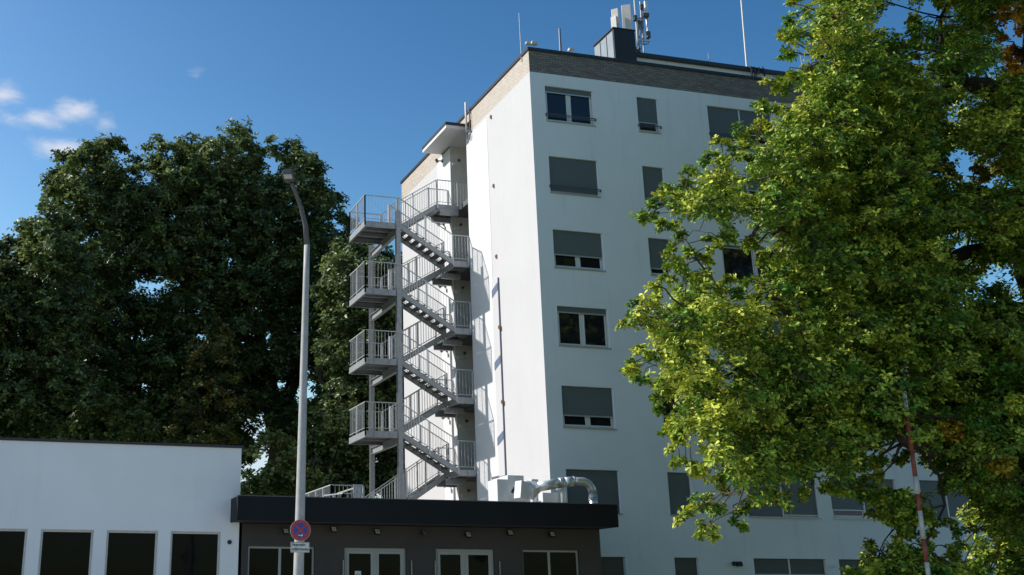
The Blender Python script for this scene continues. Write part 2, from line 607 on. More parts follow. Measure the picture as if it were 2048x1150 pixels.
for zf in (17.62, 14.8, 12.0, 9.2, 6.42):
    MB().box(XL + 0.02, XL + 2.55, Y1 + 0.01, Y2 - 0.01, zf - 0.24, zf - 0.02).build('recess_floor', 'grate', bld)
    d = MB().box(XL + 2.52, XL + 2.57, Y1 + .45, Y2 - .45, zf, zf + 2.1).build('door', 'dframe', bld)
bb = MB()
bb.poly([(XL, YF, ZBR), (XR, YF, ZBR), (XR, YF, ZT - .1), (XL, YF, ZT - .1)])
bb.build('tiled_band', 'brick', bld)
bb = MB()
bb.poly([(XL, YF, ZBR), (XL, Y1 - 0.6, ZBR), (XL, Y1 - 0.6, ZT - .1), (XL, YF, ZT - .1)])
bb.poly([(XL, Y1 - .6, 20.9), (XL, Y2 + 1.0, 20.9), (XL, Y2 + 1.0, ZT - .1), (XL, Y1 - .6, ZT - .1)])
bb.poly([(XL, Y2 + 1.0, ZBR), (XL, YB, ZBR), (XL, YB, ZT - .1), (XL, Y2 + 1.0, ZT - .1)])
bb.poly([(XL, YB, ZBR), (XR, YB, ZBR), (XR, YB, ZT - .1), (XL, YB, ZT - .1)])
bb.poly([(XR, YF, ZBR), (XR, YB, ZBR), (XR, YB, ZT - .1), (XR, YF, ZT - .1)])
tag(bb.build('tiled_band', 'brick_cream', bld), 'cream tiled band along the side')
cp = MB()
cp.box(XL - .05, XR + .05, YF - .05, YF + .25, ZT - .1, ZT + .02)
cp.box(XL - .05, XL + .25, YF + .25, YB - .25, ZT - .1, ZT + .02)
cp.box(XL - .05, XR + .05, YB - .25, YB + .05, ZT - .1, ZT + .02)
cp.box(XR - .25, XR + .05, YF + .25, YB - .25, ZT - .1, ZT + .02)
cp.build('parapet_cap', 'cap', bld)
MB().box(XL + .2, XR - .2, YF + .2, YB - .2, ZT - 0.4, ZT - 0.15).build('roof', 'roofgravel', bld)
# canopy slab over the top landing
CX0 = 16.24
cn_ = MB().box(CX0 + .02, XL, Y1 + .02, 46.75, 20.66, 20.80)
cn_.box(XL, XL + 2.6, Y1 + .01, Y2, 20.66, 20.80)
cn_.build('canopy', 'stucco_bright', bld)
MB().box(CX0, XL - .003, Y1, 46.78, 20.803, 20.93).build('canopy_edge', 'cap', bld)
# set back attic storey on the roof
attic = MB()
pa = at(1300, 107, 39.2)
attic.box(pa.x - 0.6, 33.9, 39.4, 48.0, ZT - .2, pa.z - 0.14)
attic.build('attic_wall', 'stucco', bld)
MB().box(pa.x - 0.75, 34.05, 39.2, 48.2, pa.z - 0.137, pa.z).build('attic_roof', 'cap', bld)

# ---------------------------------------------------------------- windows
BL = {  # (row, col): shutter drop per sash, tilted sash, safety bar
    (0, 0): ([.14], 0, 1), (1, 0): ([.93], 0, 1), (2, 0): ([.63], 1, 0), (3, 0): ([.13], 0, 0), (4, 0): ([.69], 1, 0), (5, 0): ([1.], 0, 0), (6, 0): ([1.], 0, 0),
    (0, 1): ([.70], 0, 1), (1, 1): ([.88], 0, 0), (2, 1): ([.79], 1, 0), (3, 1): ([.12], 0, 0), (4, 1): ([.06], 0, 0), (5, 1): ([1.], 0, 0), (6, 1): ([.62], 0, 0),
    (0, 2): ([.97, .70], 0, 1), (1, 2): ([.5, .35], 0, 0), (2, 2): ([.05, .06], 0, 0), (3, 2): ([.1, .4], 0, 0), (4, 2): ([.12, .3], 0, 0), (5, 2): ([1., .93], 0, 0), (6, 2): ([.36, .36], 0, 0),
    (5, 3): ([.78, .80], 0, 0), (6, 3): ([.8, .5], 0, 0), (5, 4): ([.95, .9], 0, 0),
}
rnd = random.Random(3)
RN = ['top', 'second from top', 'third from top', 'middle', 'third from bottom', 'first floor', 'ground floor']
for (a, b, z0, z1, r, c, n) in wins:
    drops, tilt, sbar = BL.get((r, c), ([rnd.random() * .9, rnd.random() * .9], rnd.random() < .4, 0))
    if n == 1 or c == 0:
        drops = drops[:1]
    f = MB()
    yf = YF + DEP - .07
    t = .06
    f.box(a, b, yf, yf + .06, z0, z0 + t)
    f.box(a, b, yf, yf + .06, z1 - t, z1)
    f.box(a, a + t, yf, yf + .06, z0 + t, z1 - t)
    f.box(b - t, b, yf, yf + .06, z0 + t, z1 - t)
    if n == 2:
        m = (a + b) / 2
        f.box(m - .045, m + .045, yf - .003, yf + .06, z0 + t, z1 - t)
    w = f.build('window', 'frame', bld)
    parts = [(a + t, b - t)] if n == 1 else [(a + t, m - .045), (m + .045, b - t)]
    for k, (p, q) in enumerate(parts):
        sm = MB()
        s = .05
        if tilt:
            ang = R(-5)
            rot = Matrix.Rotation(ang, 3, 'X')
            piv = Vector(((p + q) / 2, yf + .03, z0 + t))

            def T(x, y, z):
                return piv + rot @ (Vector((x, y, z)) - piv)
        else:
            def T(x, y, z):
                return Vector((x, y, z))

        def tb(mb, x0, x1, y0, y1, zz0, zz1):
            i = len(mb.v)
            mb.box(x0, x1, y0, y1, zz0, zz1)
            for j in range(i, len(mb.v)):
                mb.v[j] = tuple(T(*mb.v[j]))
        y0_, y1_ = yf - .02, yf + .035
        tb(sm, p + .004, q - .004, y0_, y1_, z0 + t, z0 + t + s)
        tb(sm, p + .004, q - .004, y0_, y1_, z1 - t - s, z1 - t - .004)
        tb(sm, p + .004, p + s, y0_, y1_, z0 + t + s, z1 - t - s)
        tb(sm, q - s, q - .004, y0_, y1_, z0 + t + s, z1 - t - s)
        sm.build('sash', 'frame', w)
        gl = MB()
        tb(gl, p + s - .005, q - s + .005, yf + .0, yf + .012, z0 + t + s - .005, z1 - t - s + .005)
        gl.build('pane', 'glass', w)
    # shutters
    ys = YF + .075
    segs = [(a + .03, b - .03)] if len(drops) == 1 else [(a + .03, (a + b) / 2 - .025), ((a + b) / 2 + .025, b - .03)]
    for (p, q), dr in zip(segs, drops):
        zb = z1 - HW * dr
        if dr >= 1:
            zb = z0 + .012
        sb = MB().box(p, q, ys, ys + .015, zb, z1 - .002)
        sb.build('shutter', 'blind' if r < 6 else 'blind2', w)
        if dr < 1:
            MB().box(p, q, ys - .006, ys + .02, zb - .045, zb - .001).build('shutter_rail', 'sill', w)
    gds = [(a + .001, a + .035), (b - .035, b - .001)]
    if len(drops) == 2:
        mm = (a + b) / 2
        gds.append((mm - .03, mm + .03))
    for (ga, gb) in gds:
        MB().box(ga, gb, ys - .008, ys + .03, z0, z1 - .004).build('guide_rail', 'frame', w)
    MB().box(a - .02, b + .02, YF - .045, YF + DEP - .06, z0 - .035, z0 + .004).build('sill', 'sill', w)
    if sbar:
        br = MB()
        zz = z0 + .26
        br.bar((a - .03, YF - .06, zz), (b + .03, YF - .06, zz), .03, .03)
        br.bar((a - .03, YF - .06, zz - .07), (b + .03, YF - .06, zz - .07), .018, .018)
        for xx in (a - .02, b + .02):
            br.bar((xx, YF - .07, zz - .03), (xx, YF + .02, zz - .03), .03, .09)
        br.build('safety_bar', 'lampdark', w)

# ================================================================== STEEL STAIR
XP = 14.07
stair = empty('fire_escape_stair', (XP, Y1, 4.0),
              'galvanised steel outdoor escape staircase zigzagging up beside the white tower', 'staircase')
ZL = [16.2, 13.4, 10.6, 7.78]          # platforms at the free end
ZD = [17.6, 14.8, 12.0, 9.22, 6.42]    # landings at the wall


def rail(mb_h, mb_b, pts, h=1.1, post=1.2, kick=True, infill=True, sp=0.125):
    """guard rail along floor-level points: rails in mb_h, infill bars in mb_b"""
    for i in range(len(pts) - 1):
        a, b = Vector(pts[i]), Vector(pts[i + 1])
        L = (b - a).length
        up = Vector((0, 0, h))
        mb_h.bar(a + up, b + up, .042, .032)
        mb_h.bar(a + Vector((0, 0, .11)), b + Vector((0, 0, .11)), .022, .022)
        n = max(1, round(L / post))
        for k in range(n + 1):
            p = a.lerp(b, k / n)
            mb_h.bar(p - Vector((0, 0, .18)), p + up, .05, .045)
        if infill:
            m = max(2, int(L / sp))
            for k in range(1, m):
                p = a.lerp(b, k / m)
                mb_b.bar(p + Vector((0, 0, .11)), p + up, .0115, .0115)
        if kick:
            mb_h.bar(a + Vector((0, 0, h - .2)), b + Vector((0, 0, h - .2)), .02, .02)


def slab(x0, x1, y0, y1, z, name, cross='y'):
    m = MB()
    D = .24
    m.box(x0, x1, y0, y0 + .012, z - D, z)
    m.box(x0, x1, y1 - .012, y1, z - D, z)
    m.box(x0, x0 + .012, y0 + .012, y1 - .012, z - D, z)
    m.box(x1 - .012, x1, y0 + .012, y1 - .012, z - D, z)
    for (ya, yb_) in ((y0 + .012, y0 + .09), (y1 - .09, y1 - .012)):
        m.box(x0 + .012, x1 - .012, ya, yb_, z - D, z - D + .012)
    m.box(x0 + .012, x0 + .09, y0 + .09, y1 - .09, z - D, z - D + .012)
    n = 2
    for k in range(1, n + 1):
        yy = y0 + (y1 - y0) * k / (n + 1)
        m.box(x0 + .013, x1 - .013, yy - .05, yy + .05, z - .17, z - .04)
    for xx in np.arange(x0 + .35, x1 - .1, .62):
        m.box(xx, xx + .03, y0 - .016, y0 - .001, z - D + .01, z - .005)
    o = m.build(name, 'steel', stair)
    MB().box(x0 + .02, x1 - .02, y0 + .02, y1 - .02, z - .035, z + .003).build('deck', 'grate', o)
    return o


def rails(parent, pts_list, **kw):
    for p in pts_list:
        h = MB()
        rail(h, h, p, **kw)
        o = h.build('railing', 'steel_light', parent)
    return o


# free-end platforms
YE = 46.0
for z in ZL:
    o = slab(12.65, 14.07, Y1, YE, z, 'platform')
    rails(o, [[(14.03, Y1 + .02, z), (12.67, Y1 + .02, z), (12.67, YE - .02, z), (14.03, YE - .02, z)]], kick=False)
    ex = MB()
    ex.bar((14.05, 44.78, z), (14.05, 44.78, z + 1.15), .09, .07)
    ex.bar((14.05, 44.9, z), (14.05, 44.9, z + 1.15), .05, .05)
    ex.bar((14.05, 44.70, z + 1.12), (14.05, 44.95, z + 1.12), .07, .04)
    ex.build('newel', 'steel_light', o)
    bm_ = MB()
    yA, yB_ = Y1 + .08, 47.5
    bm_.box(13.99, 14.15, yA, yB_, z + .09 - .27 - .0, z - .16)
    bm_.box(13.99, 14.15, yA, yB_, z - .44, z - .425)
    bm_.box(14.063, 14.077, yA, yB_, z - .425, z - .18)
    bm_.build('cross_beam', 'steel', stair)
# wall landings
for i, z in enumerate(ZD):
    if i == 0:
        x0, y0, x1 = 16.22, 44.80, XL + .7
        o = slab(x0, XL - .04, y0, YE, z, 'landing')
        rails(o, [[(x0, y0 + .02, z), (XL + .9, y0 + .02, z)], [(x0, YE - .02, z), (XL - .05, YE - .02, z)]], kick=False, post=.8)
    else:
        x0, y0 = 16.42, Y1
        o = slab(x0, XL - .04, y0, YE, z, 'landing')
        rails(o, [[(x0, y0 + .02, z), (XL - .06, y0 + .02, z)], [(x0, YE - .02, z), (XL - .05, YE - .02, z)]], kick=False, post=.7)
    MB().box(16.3, XL - .03, 44.72, 44.88, z - .46, z - .245).build('support_beam', 'steel', stair)
    MB().box(16.3, XL - .03, YE - .2, YE - .05, z - .46, z - .245).build('support_beam', 'steel', stair)
# posts
MB().box(XP - .09, XP + .09, Y1 - .04, Y1 - .022, 3.95, 16.75).box(XP - .09, XP + .09, Y1 + .14, Y1 + .158, 3.95, 16.75).box(
    XP - .012, XP + .012, Y1 - .022, Y1 + .14, 3.95, 16.75).build('post', 'steel', stair)
MB().box(XP - .09, XP + .09, 47.42, 47.438, 3.95, 16.35).box(XP - .09, XP + .09, 47.58, 47.598, 3.95, 16.35).box(
    XP - .012, XP + .012, 47.438, 47.58, 3.95, 16.35).build('post', 'steel', stair)


def flight(xa, za, xb, zb, y0, y1, rail_kw=None):
    """stair flight between (xa,za) and (xb,zb) in the lane y0..y1"""
    m = MB()
    for (ya, yb_, fl) in ((y0, y0 + .012, y0 + .075), (y1 - .012, y1, y1 - .075)):
        i = len(m.v)
        for yy in (ya, yb_):
            m.v += [(xa, yy, za + .04), (xb, yy, zb + .04), (xb, yy, zb - .19), (xa, yy, za - .19)]
        m.f += [(i, i + 1, i + 2, i + 3), (i + 7, i + 6, i + 5, i + 4), (i, i + 4, i + 5, i + 1), (i + 3, i + 2, i + 6, i + 7), (i, i + 3, i + 7, i + 4), (i + 1, i + 5, i + 6, i + 2)]
        yc = (ya + fl) / 2 if fl > ya else (fl + yb_) / 2
        wf = abs(fl - (ya if fl > ya else yb_))
        m.bar((xa, yc, za + .045), (xb, yc, zb + .045), wf, .010)
        m.bar((xa, yc, za - .185), (xb, yc, zb - .185), wf, .010)
    o = m.build('flight', 'steel', stair)
    dz = abs(za - zb)
    n = max(2, round(dz / .176))
    for k in range(1, n):
        x = xa + (xb - xa) * (k - .1) / n
        z = za + (zb - za) * k / n
        s = 1 if xb > xa else -1
        MB().box(min(x, x + s * .27), max(x, x + s * .27), y0 + .013, y1 - .013, z - .04, z).build('tread', 'grate', o)
    for yy in (y0 + .005, y1 - .005):
        h = MB()
        rail(h, h, [(xa, yy, za + .02), (xb, yy, zb + .02)], kick=False, post=1.1)
        h.build('railing', 'steel_light', o)
    return o


for i in range(4):
    # rear lane: platform i up to landing i
    flight(14.08, ZL[i], 16.21 if i == 0 else 16.41, ZD[i], 44.90, 45.94)
    # front lane: platform i down to landing i+1
    flight(14.08, ZL[i], 16.41, ZD[i + 1], Y1, 44.72)
flight(12.75, 4.0, 16.41, ZD[4], 44.90, 45.94)

# ================================================================== ANNEX (low dark building)
XA0, XA1, ZA = 5.38, 15.87, 4.10
anx = empty('annex_building', (10.6, 31, 0), 'low flat roofed annex with charcoal walls and a broad black roof edge', 'building')
openings = [(5.87, 7.62, .9, 2.94, 'window'), (8.42, 10.12, .05, 2.93, 'door'), (10.95, 12.62, .05, 2.93, 'door'), (13.45, 15.13, .9, 2.93, 'window')]
aw = MB()
wall(aw, 'y', 31.0, 5.69, 15.79, 0, 3.5, [h[:4] for h in openings], .16, 1)
aw.poly([(15.79, 31, 0), (15.79, 36.99, 0), (15.79, 36.99, 3.5), (15.79, 31, 3.5)])
aw.box(5.8, 15.7, 31.3, 31.4, 0, 3.4)
aw.build('wall', 'annexwall', anx)
fa = MB()
fa.box(XA0, XA1, 30.0, 30.05, 3.51, ZA)
fa.box(XA0, XA0 + .05, 30.05, 31.0, 3.51, ZA)
fa.box(XA1 - .05, XA1, 30.05, 36.98, 3.51, ZA)
fa.build('roof_edge', 'fascia', anx)
tr_ = MB()
tr_.box(XA0 - .01, XA1 + .01, 29.985, 30.1, ZA + .002, ZA + .022)
tr_.build('edge_trim', 'lampdark', anx)
MB().box(XA0 + .05, XA1 - .05, 30.05, 36.97, 3.52, 3.545).build('soffit', 'annexwall', anx)
dk = MB()
dk.box(5.7, XA1 - .06, 30.11, 36.96, 3.86, 3.95)
dk.box(5.7, XL - .035, 37.0, 52.5, 3.86, 3.95)
dk.box(5.7, XL - .05, 43.0, 52.4, 0, 3.85)
dk.build('roof_deck', 'roofgravel', anx)
for k in range(1, 7):
    pass
for (a, b, z0, z1, kind) in openings:
    f = MB()
    y = 31.1
    t = .05 if kind == 'window' else .07
    f.box(a, b, y, y + .05, z1 - t, z1)
    f.box(a, a + t, y, y + .05, z0, z1 - t)
    f.box(b - t, b, y, y + .05, z0, z1 - t)
    f.box(a + t, b - t, y, y + .05, z0, z0 + t)
    m = (a + b) / 2 + (.0 if kind == 'door' else -.03)
    hw = .035 if kind == 'window' else .035
    f.box(m - hw, m + hw, y, y + .05, z0 + t, z1 - t)
    if kind == 'window':
        w = f.build('window', 'dframe', anx)
        for (p, q) in ((a + t, m - hw), (m + hw, b - t)):
            MB().box(p - .003, q + .003, y + .02, y + .03, z0 + t - .003, z1 - t + .003).build('pane', 'glass_dark', w)
    else:
        w = f.build('door', 'dframe', anx)
        for k, (p, q) in enumerate(((a + t, m - hw), (m + hw, b - t))):
            l = MB()
            s = .075
            l.box(p + .004, q - .004, y - .012, y + .03, z1 - t - s, z1 - t - .004)
            l.box(p + .004, p + s, y - .012, y + .03, z0 + t, z1 - t - s)
            l.box(q - s, q - .004, y - .012, y + .03, z0 + t, z1 - t - s)
            l.box(p + s, q - s, y - .012, y + .03, z0 + t, z0 + t + .12)
            l.build('leaf_frame', 'dframe', w)
            MB().box(p + s - .004, q - s + .004, y + .005, y + .015, z0 + t + .115, z1 - t - s + .004).build('pane', 'glass_dark', w)
        hb = MB()
        hb.bar((m + .11, y - .06, 1.0), (m + .11, y - .06, 1.5), .03, .03)
        hb.bar((m + .11, y - .06, 1.05), (m + .11, y, 1.05), .02, .02)
        hb.bar((m + .11, y - .06, 1.45), (m + .11, y, 1.45), .02, .02)
        hb.build('handle', 'steel', w)
        # slim grey door bars on the wall beside the leaves
        sb = MB()
        sb.bar((a - .05, 30.94, .9), (a - .05, 30.94, 2.62), .022, .022)
        sb.bar((b + .12, 30.94, .9), (b + .12, 30.94, 2.62), .022, .022)
        for xx in (a - .05, b + .12):
            for zz in (1.0, 2.5):
                sb.bar((xx, 30.94, zz), (xx, 31.0, zz), .018, .018)
        sb.build('grab_bar', 'dframe', w)
# notice stuck on the left door
nx, nz = 8.81, 2.21
nt_ = MB().box(nx - .085, nx + .085, 31.094, 31.098, nz - .14, nz + .14).build('paper_notice', 'signwhite')
nr = MB()
nr.disc((nx, nz), .07, 31.0915, 28, r0=.058)
nr.cbox((nx, 31.0905, nz), (.125, .001, .012), Matrix.Rotation(R(45), 3, 'Y'))
nr.cbox((nx, 31.0893, nz - .002), (.06, .001, .024))
nr.cbox((nx - .028, 31.0893, nz + .022), (.026, .001, .024))
nr.cbox((nx - .02, 31.0893, nz - .026), (.012, .001, .03))
nr.cbox((nx + .022, 31.0893, nz - .026), (.012, .001, .03))
nr.build('pictogram', 'black', nt_)
tag(nt_, 'small white paper notice with a crossed round symbol on the annex door glass', 'notice')

# deck guard rails
gr = empty('deck_railing', (9.5, 36.6, 3.95), 'light steel guard rail on the annex roof left of the escape stair', 'railing')
h, b = MB(), MB()
rail(h, b, [(9.5, 42.5, 3.95), (9.5, 36.6, 3.95), (10.55, 36.6, 3.95)], kick=False, post=.95)
h.build('handrail', 'steel_light', gr)
b.build('infill_bars', 'steel_light', gr)
p0 = at(664, 986, 34.5)
gr2 = empty('deck_railing', (p0.x, 34.5, 3.95), 'short low steel gate rail on the annex roof in front of the corner railing', 'railing')
h, b = MB(), MB()
hh = p0.z - 3.95
rail(h, b, [(p0.x, 35.4, 3.95), (p0.x + .35, 34.5, 3.95), (p0.x + .95, 34.5, 3.95)], h=hh, kick=False, post=.5, infill=True)
h.build('handrail', 'steel_light', gr2)
b.build('infill_bars', 'steel_light', gr2)
p0 = at(709, 969, 38.5)
gr3 = empty('roof_hatch', (p0.x, 38.5, 3.95), 'upright bright metal gate panel beside the foot of the escape stair', 'gate')
m_ = MB()
m_.box(p0.x, p0.x + .26, 38.5, 38.53, 3.95, p0.z - .05)
m_.build('panel', 'steel_light', gr3)
m_ = MB()
for xx in (p0.x - .02, p0.x + .28):
    m_.bar((xx, 38.515, 3.95), (xx, 38.515, p0.z), .045, .045)
m_.bar((p0.x - .03, 38.515, p0.z - .02), (p0.x + .29, 38.515, p0.z - .02), .05, .05)
m_.bar((p0.x - .02, 38.515, p0.z - .12), (p0.x - .02, 40.6, p0.z - .12), .04, .04)
m_.build('frame', 'steel_light', gr3)
tag(gr3, cat='gate')
gr3.name = 'metal_gate'

# ---------------------------------------------------------------- floodlights under the roof edge
FLL = ['floodlight on the charcoal wall, leftmost one beside the street lamp pole',
       'floodlight on the charcoal wall just right of the round red traffic sign',
       'floodlight on the charcoal wall above the right leaf of the door with the notice',
       'small floodlight turned sideways on the charcoal wall between the two double doors',
       'floodlight on the charcoal wall above the right double door',
       'floodlight on the charcoal wall above and left of the right annex window',
       'floodlight on the charcoal wall above the right annex window']
for k, (px, py) in enumerate(((571, 1063), (667, 1059), (754, 1064), (848, 1067), (936, 1070), (1020, 1066), (1104, 1069))):
    c = at(px, py, 30.82)
    root = empty('floodlight', (c.x, 30.98, c.z), FLL[k], 'floodlight', 'floodlights on the annex wall')
    rz = (.5, .35, .3, 1.15, .3, .25, .3)[k]
    rot = Matrix.Rotation(rz, 3, 'Z') @ Matrix.Rotation(R(-28), 3, 'X')
    m_ = MB().cbox(c, (.17, .05, .15), rot)
    m_.build('housing', 'black', root, bevel=.006)
    ln_ = MB()
    for (i, j) in ((-1, -1), (1, -1), (-1, 1), (1, 1)):
        ln_.cbox(Vector(c) + rot @ Vector((i * .036, -.027, j * .032)), (.058, .006, .05), rot)
    ln_.build('lens', 'lens', root)
    m_ = MB()
    m_.bar((c.x, 31.0, c.z + .02), (c.x, c.y + .02, c.z + .02), .04, .03)
    m_.bar((c.x - .04, 30.985, c.z + .02), (c.x + .04, 30.985, c.z + .02), .03, .09)
    m_.build('bracket', 'black', root)

# ================================================================== LEFT BUILDING
lb = empty('low_building', (0, 31.02, 0), 'low white rendered building with a row of tall dark windows, left edge', 'building')
YL = 31.02
LX1, LX0, LZ = 5.62, -14.0, 5.40
holes = []
x = 3.88
while x > LX0 + 1.5:
    holes.append((x, x + 1.27, .8, 3.28))
    x -= 1.59
lw = MB()
wall(lw, 'y', YL, LX0, LX1, 0, LZ, holes, .14, 1)
lw.poly([(LX1, YL, 0), (LX1, YL + 12, 0), (LX1, YL + 12, LZ), (LX1, YL, LZ)])
lw.poly([(LX0, YL, 0), (LX0, YL + 12, 0), (LX0, YL + 12, LZ), (LX0, YL, LZ)])
lw.poly([(LX0, YL + 12, 0), (LX1, YL + 12, 0), (LX1, YL + 12, LZ), (LX0, YL + 12, LZ)])
lw.box(LX0 + .2, LX1 - .2, YL + .3, YL + .4, 0, LZ - .3)
lw.build('wall', 'stucco_left', lb)
MB().box(LX0 - .04, LX1 + .05, YL - .05, YL + 12.05, LZ + .001, LZ + .065).build('roof', 'cap', lb)
for (a, b, z0, z1) in holes:
    f = MB()
    y = YL + .09
    t = .055
    f.box(a, b, y, y + .05, z1 - t, z1)
    f.box(a, a + t, y, y + .05, z0, z1 - t)
    f.box(b - t, b, y, y + .05, z0, z1 - t)
    f.box(a + t, b - t, y, y + .05, z0, z0 + t)
    f.box(a, a + .02, y - .02, y - .001, z0, z1)
    f.box(b - .02, b, y - .02, y - .001, z0, z1)
    f.box(a + .02, b - .02, y - .02, y - .001, z1 - .02, z1)
    w = f.build('window', 'whitepaint', lb)
    MB().box(a + t - .003, b - t + .003, y + .015, y + .025, z0 + t - .003, z1 - t + .003).build('pane', 'glass_dark', w)
    MB().box(a - .02, b + .02, YL - .04, YL + .08, z0 - .03, z0 + .002).build('sill', 'sill', w)
v_ = MB()
vx, vz = 5.38, 3.03
v_.tube([(vx, YL - .03, vz), (vx, YL - .002, vz)], .055, 20)
v_.tube([(vx, YL - .045, vz), (vx, YL - .031, vz)], .04, 20)
tag(v_.build('wall_vent', 'black'), 'small round black vent on the white wall near the charcoal annex', 'vent')

# ================================================================== STREET LAMP
YP = 23.5
pb = at(597, 1150, YP)
pt = at(614, 488, YP)
sl = (pt - pb) / (pt.z - pb.z)
base = pb - sl * pb.z
lamp = empty('street_lamp', base, 'tall grey street lamp with a flat lamp head in front of the dark trees', 'street lamp')
n_ = 14
pts = [base.lerp(pt, k / n_) for k in range(n_ + 1)]
rads = [.115 - .055 * (k / n_) for k in range(n_ + 1)]
MB().tube(pts, rads, 24).build('pole', 'pole', lamp, smooth=True)
MB().tube([base, base + Vector((0, 0, .5)), base + Vector((0, 0, .52))], [.16, .16, .12], 20).build('base_sleeve', 'lampdark', lamp, smooth=True)
hc = at(577, 356, YP - .8)
arm = [pt - sl * .02, at(611, 452, YP - .03), at(603, 418, YP - .15), at(591, 384, YP - .42), at(583, 366, YP - .66)]
MB().tube(arm, [.062, .052, .045, .04, .036], 14).build('arm', 'lampdark', lamp, smooth=True)
hd = (at(566, 349, YP - 1.1) - at(585, 368, YP - .6)).normalized()
hd = Vector((-.33, -.86, .16)).normalized()
sx = hd.cross(Vector((0, 0, 1))).normalized()
su = sx.cross(hd)
rot = Matrix((sx, hd, su)).transposed()
hm = MB()
prof = [(-.30, .07), (-.24, .12), (-.05, .17), (.2, .17), (.29, .13)]
i0 = len(hm.v)
for (yy, ww) in [(a_ * .76, b_ * .76) for (a_, b_) in prof]:
    for (sxx, zz) in ((-1, 0), (1, 0), (.8, .09), (-.8, .09)):
        hm.v.append(tuple(hc + rot @ Vector((sxx * ww, yy, zz))))
for k in range(len(prof) - 1):
    for q in range(4):
        a0 = i0 + k * 4 + q
        a1 = i0 + k * 4 + (q + 1) % 4
        hm.f.append((a0, a1, a1 + 4, a0 + 4))
hm.f += [(i0 + 3, i0 + 2, i0 + 1, i0), (i0 + 16, i0 + 17, i0 + 18, i0 + 19)]
head = hm.build('lamp_head', 'lampdark', lamp)
MB().cbox(hc + rot @ Vector((0, .08, -.008)), (.17, .18, .012), rot).build('lens', 'lens', head)

# no-stopping sign on the pole
sc = at(601, 1060.5, YP - .2)
SR = .205
SY = YP - .2
sg = empty('traffic_sign', (sc.x, SY, sc.z), 'round red and blue no stopping sign with a small white arrow on the lamp pole', 'traffic sign')
pm = MB()
pm.tube([(sc.x, SY + .012, sc.z), (sc.x, SY, sc.z)], SR, 48)
pm.build('plate', 'signgrey', sg)
rg = MB()
rg.disc((sc.x, sc.z), SR * .955, SY - .002, 48, r0=SR * .70)
rg.cbox((sc.x, SY - .0045, sc.z), (SR * 1.44, .002, SR * .17), Matrix.Rotation(R(45), 3, 'Y'))
for sg_ in (1, -1):
    v_ = Vector((math.cos(R(45)), 0, -math.sin(R(45)))) * sg_ * SR * .402
    v_ = Vector((abs(v_.x) * sg_, 0, abs(v_.z) * sg_))
    rg.cbox((sc.x + v_.x, SY - .0045, sc.z + v_.z), (SR * .634, .002, SR * .17), Matrix.Rotation(R(-45), 3, 'Y'))
rg.build('red_ring', 'signred', sg)
bl_ = MB()
bl_.disc((sc.x, sc.z), SR * .71, SY - .0012, 48)
bl_.build('blue_field', 'signblue', sg)
ar = MB()
az = sc.z - SR * .47
ar.box(sc.x - .045, sc.x + .02, SY - .009, SY - .007, az - .009, az + .009)
ar.poly([(sc.x + .015, SY - .008, az - .03), (sc.x + .055, SY - .008, az), (sc.x + .015, SY - .008, az + .03)])
ar.build('arrow', 'signwhite', sg)
ck = MB()
for dz in (.1, -.1):
    ck.bar((sc.x + .02, SY + .012, sc.z + dz), (sc.x + .02, YP - .1, sc.z + dz), .04, .03)
ck.build('clamp', 'steel', sg)
# supplementary plate
s2 = at(600.5, 1094.5, SY)
hw2, hh2 = .185, .098
s2r = empty('supplementary_sign', (s2.x, SY, s2.z), 'small rectangular white plate with two lines of black lettering on the lamp pole', 'sign')
MB().box(s2.x - hw2, s2.x + hw2, SY + .001, SY + .012, s2.z - hh2, s2.z + hh2).build('plate', 'signwhite', s2r)
bo = MB()
for (a, b, c, d) in ((-hw2 + .006, hw2 - .006, hh2 - .012, hh2 - .006), (-hw2 + .006, hw2 - .006, -hh2 + .006, -hh2 + .012),
                     (-hw2 + .006, -hw2 + .012, -hh2 + .012, hh2 - .012), (hw2 - .012, hw2 - .006, -hh2 + .012, hh2 - .012)):
    bo.box(s2.x + a, s2.x + b, SY - .001, SY + .0005, s2.z + c, s2.z + d)
bo.build('border', 'black', s2r)
MB().bar((s2.x, SY + .012, s2.z), (s2.x, YP - .1, s2.z), .04, .03).build('clamp', 'steel', s2r)
for k, (txt, dz) in enumerate((('Feuerwehr-', .022), ('anfahrtszone', -.060))):
    cu = bpy.data.curves.new('lettering', 'FONT')
    cu.body = txt
    cu.size = .080
    cu.offset = .0012
    cu.extrude = .0005
    cu.align_x = 'LEFT'
    ob = bpy.data.objects.new('lettering_curve', cu)
    COL.objects.link(ob)
    bpy.context.view_layer.update()
    me = bpy.data.meshes.new_from_object(ob.evaluated_get(bpy.context.evaluated_depsgraph_get()))
    COL.objects.unlink(ob)
    bpy.data.objects.remove(ob)
    wv = max(v.co.x for v in me.vertices) - min(v.co.x for v in me.vertices)
    sxl = (2 * hw2 - .05 - (.05 if k == 0 else 0)) / wv
    for v in me.vertices:
        v.co = Vector((v.co.x * sxl - hw2 + .025, -.0025 - v.co.z, v.co.y + dz))
    me.materials.clear()
    me.materials.append(M['black'])
    o = bpy.data.objects.new('lettering', me)
    COL.objects.link(o)
    o.parent = s2r

# ================================================================== BARRIER BOOM (raised)
YBm = 23.5
ba = at(1858, 1160, YBm)
bt = at(1808, 783, YBm)
dirb = (bt - ba).normalized()
boot = ba - dirb * (ba.z - .9) / dirb.z
boom = empty('raised_barrier', (boot.x, YBm, 0), 'raised red and white barrier boom standing upright before the leafy tree', 'barrier')
bands = [(783, 797, 'w'), (797, 825, 'w'), (825, 906, 'r'), (906, 958, 'r'), (958, 993, 'w'), (993, 1026, 'r'), (1026, 1081, 'w'), (1081, 1126, 'r'), (1126, 1160, 'w')]


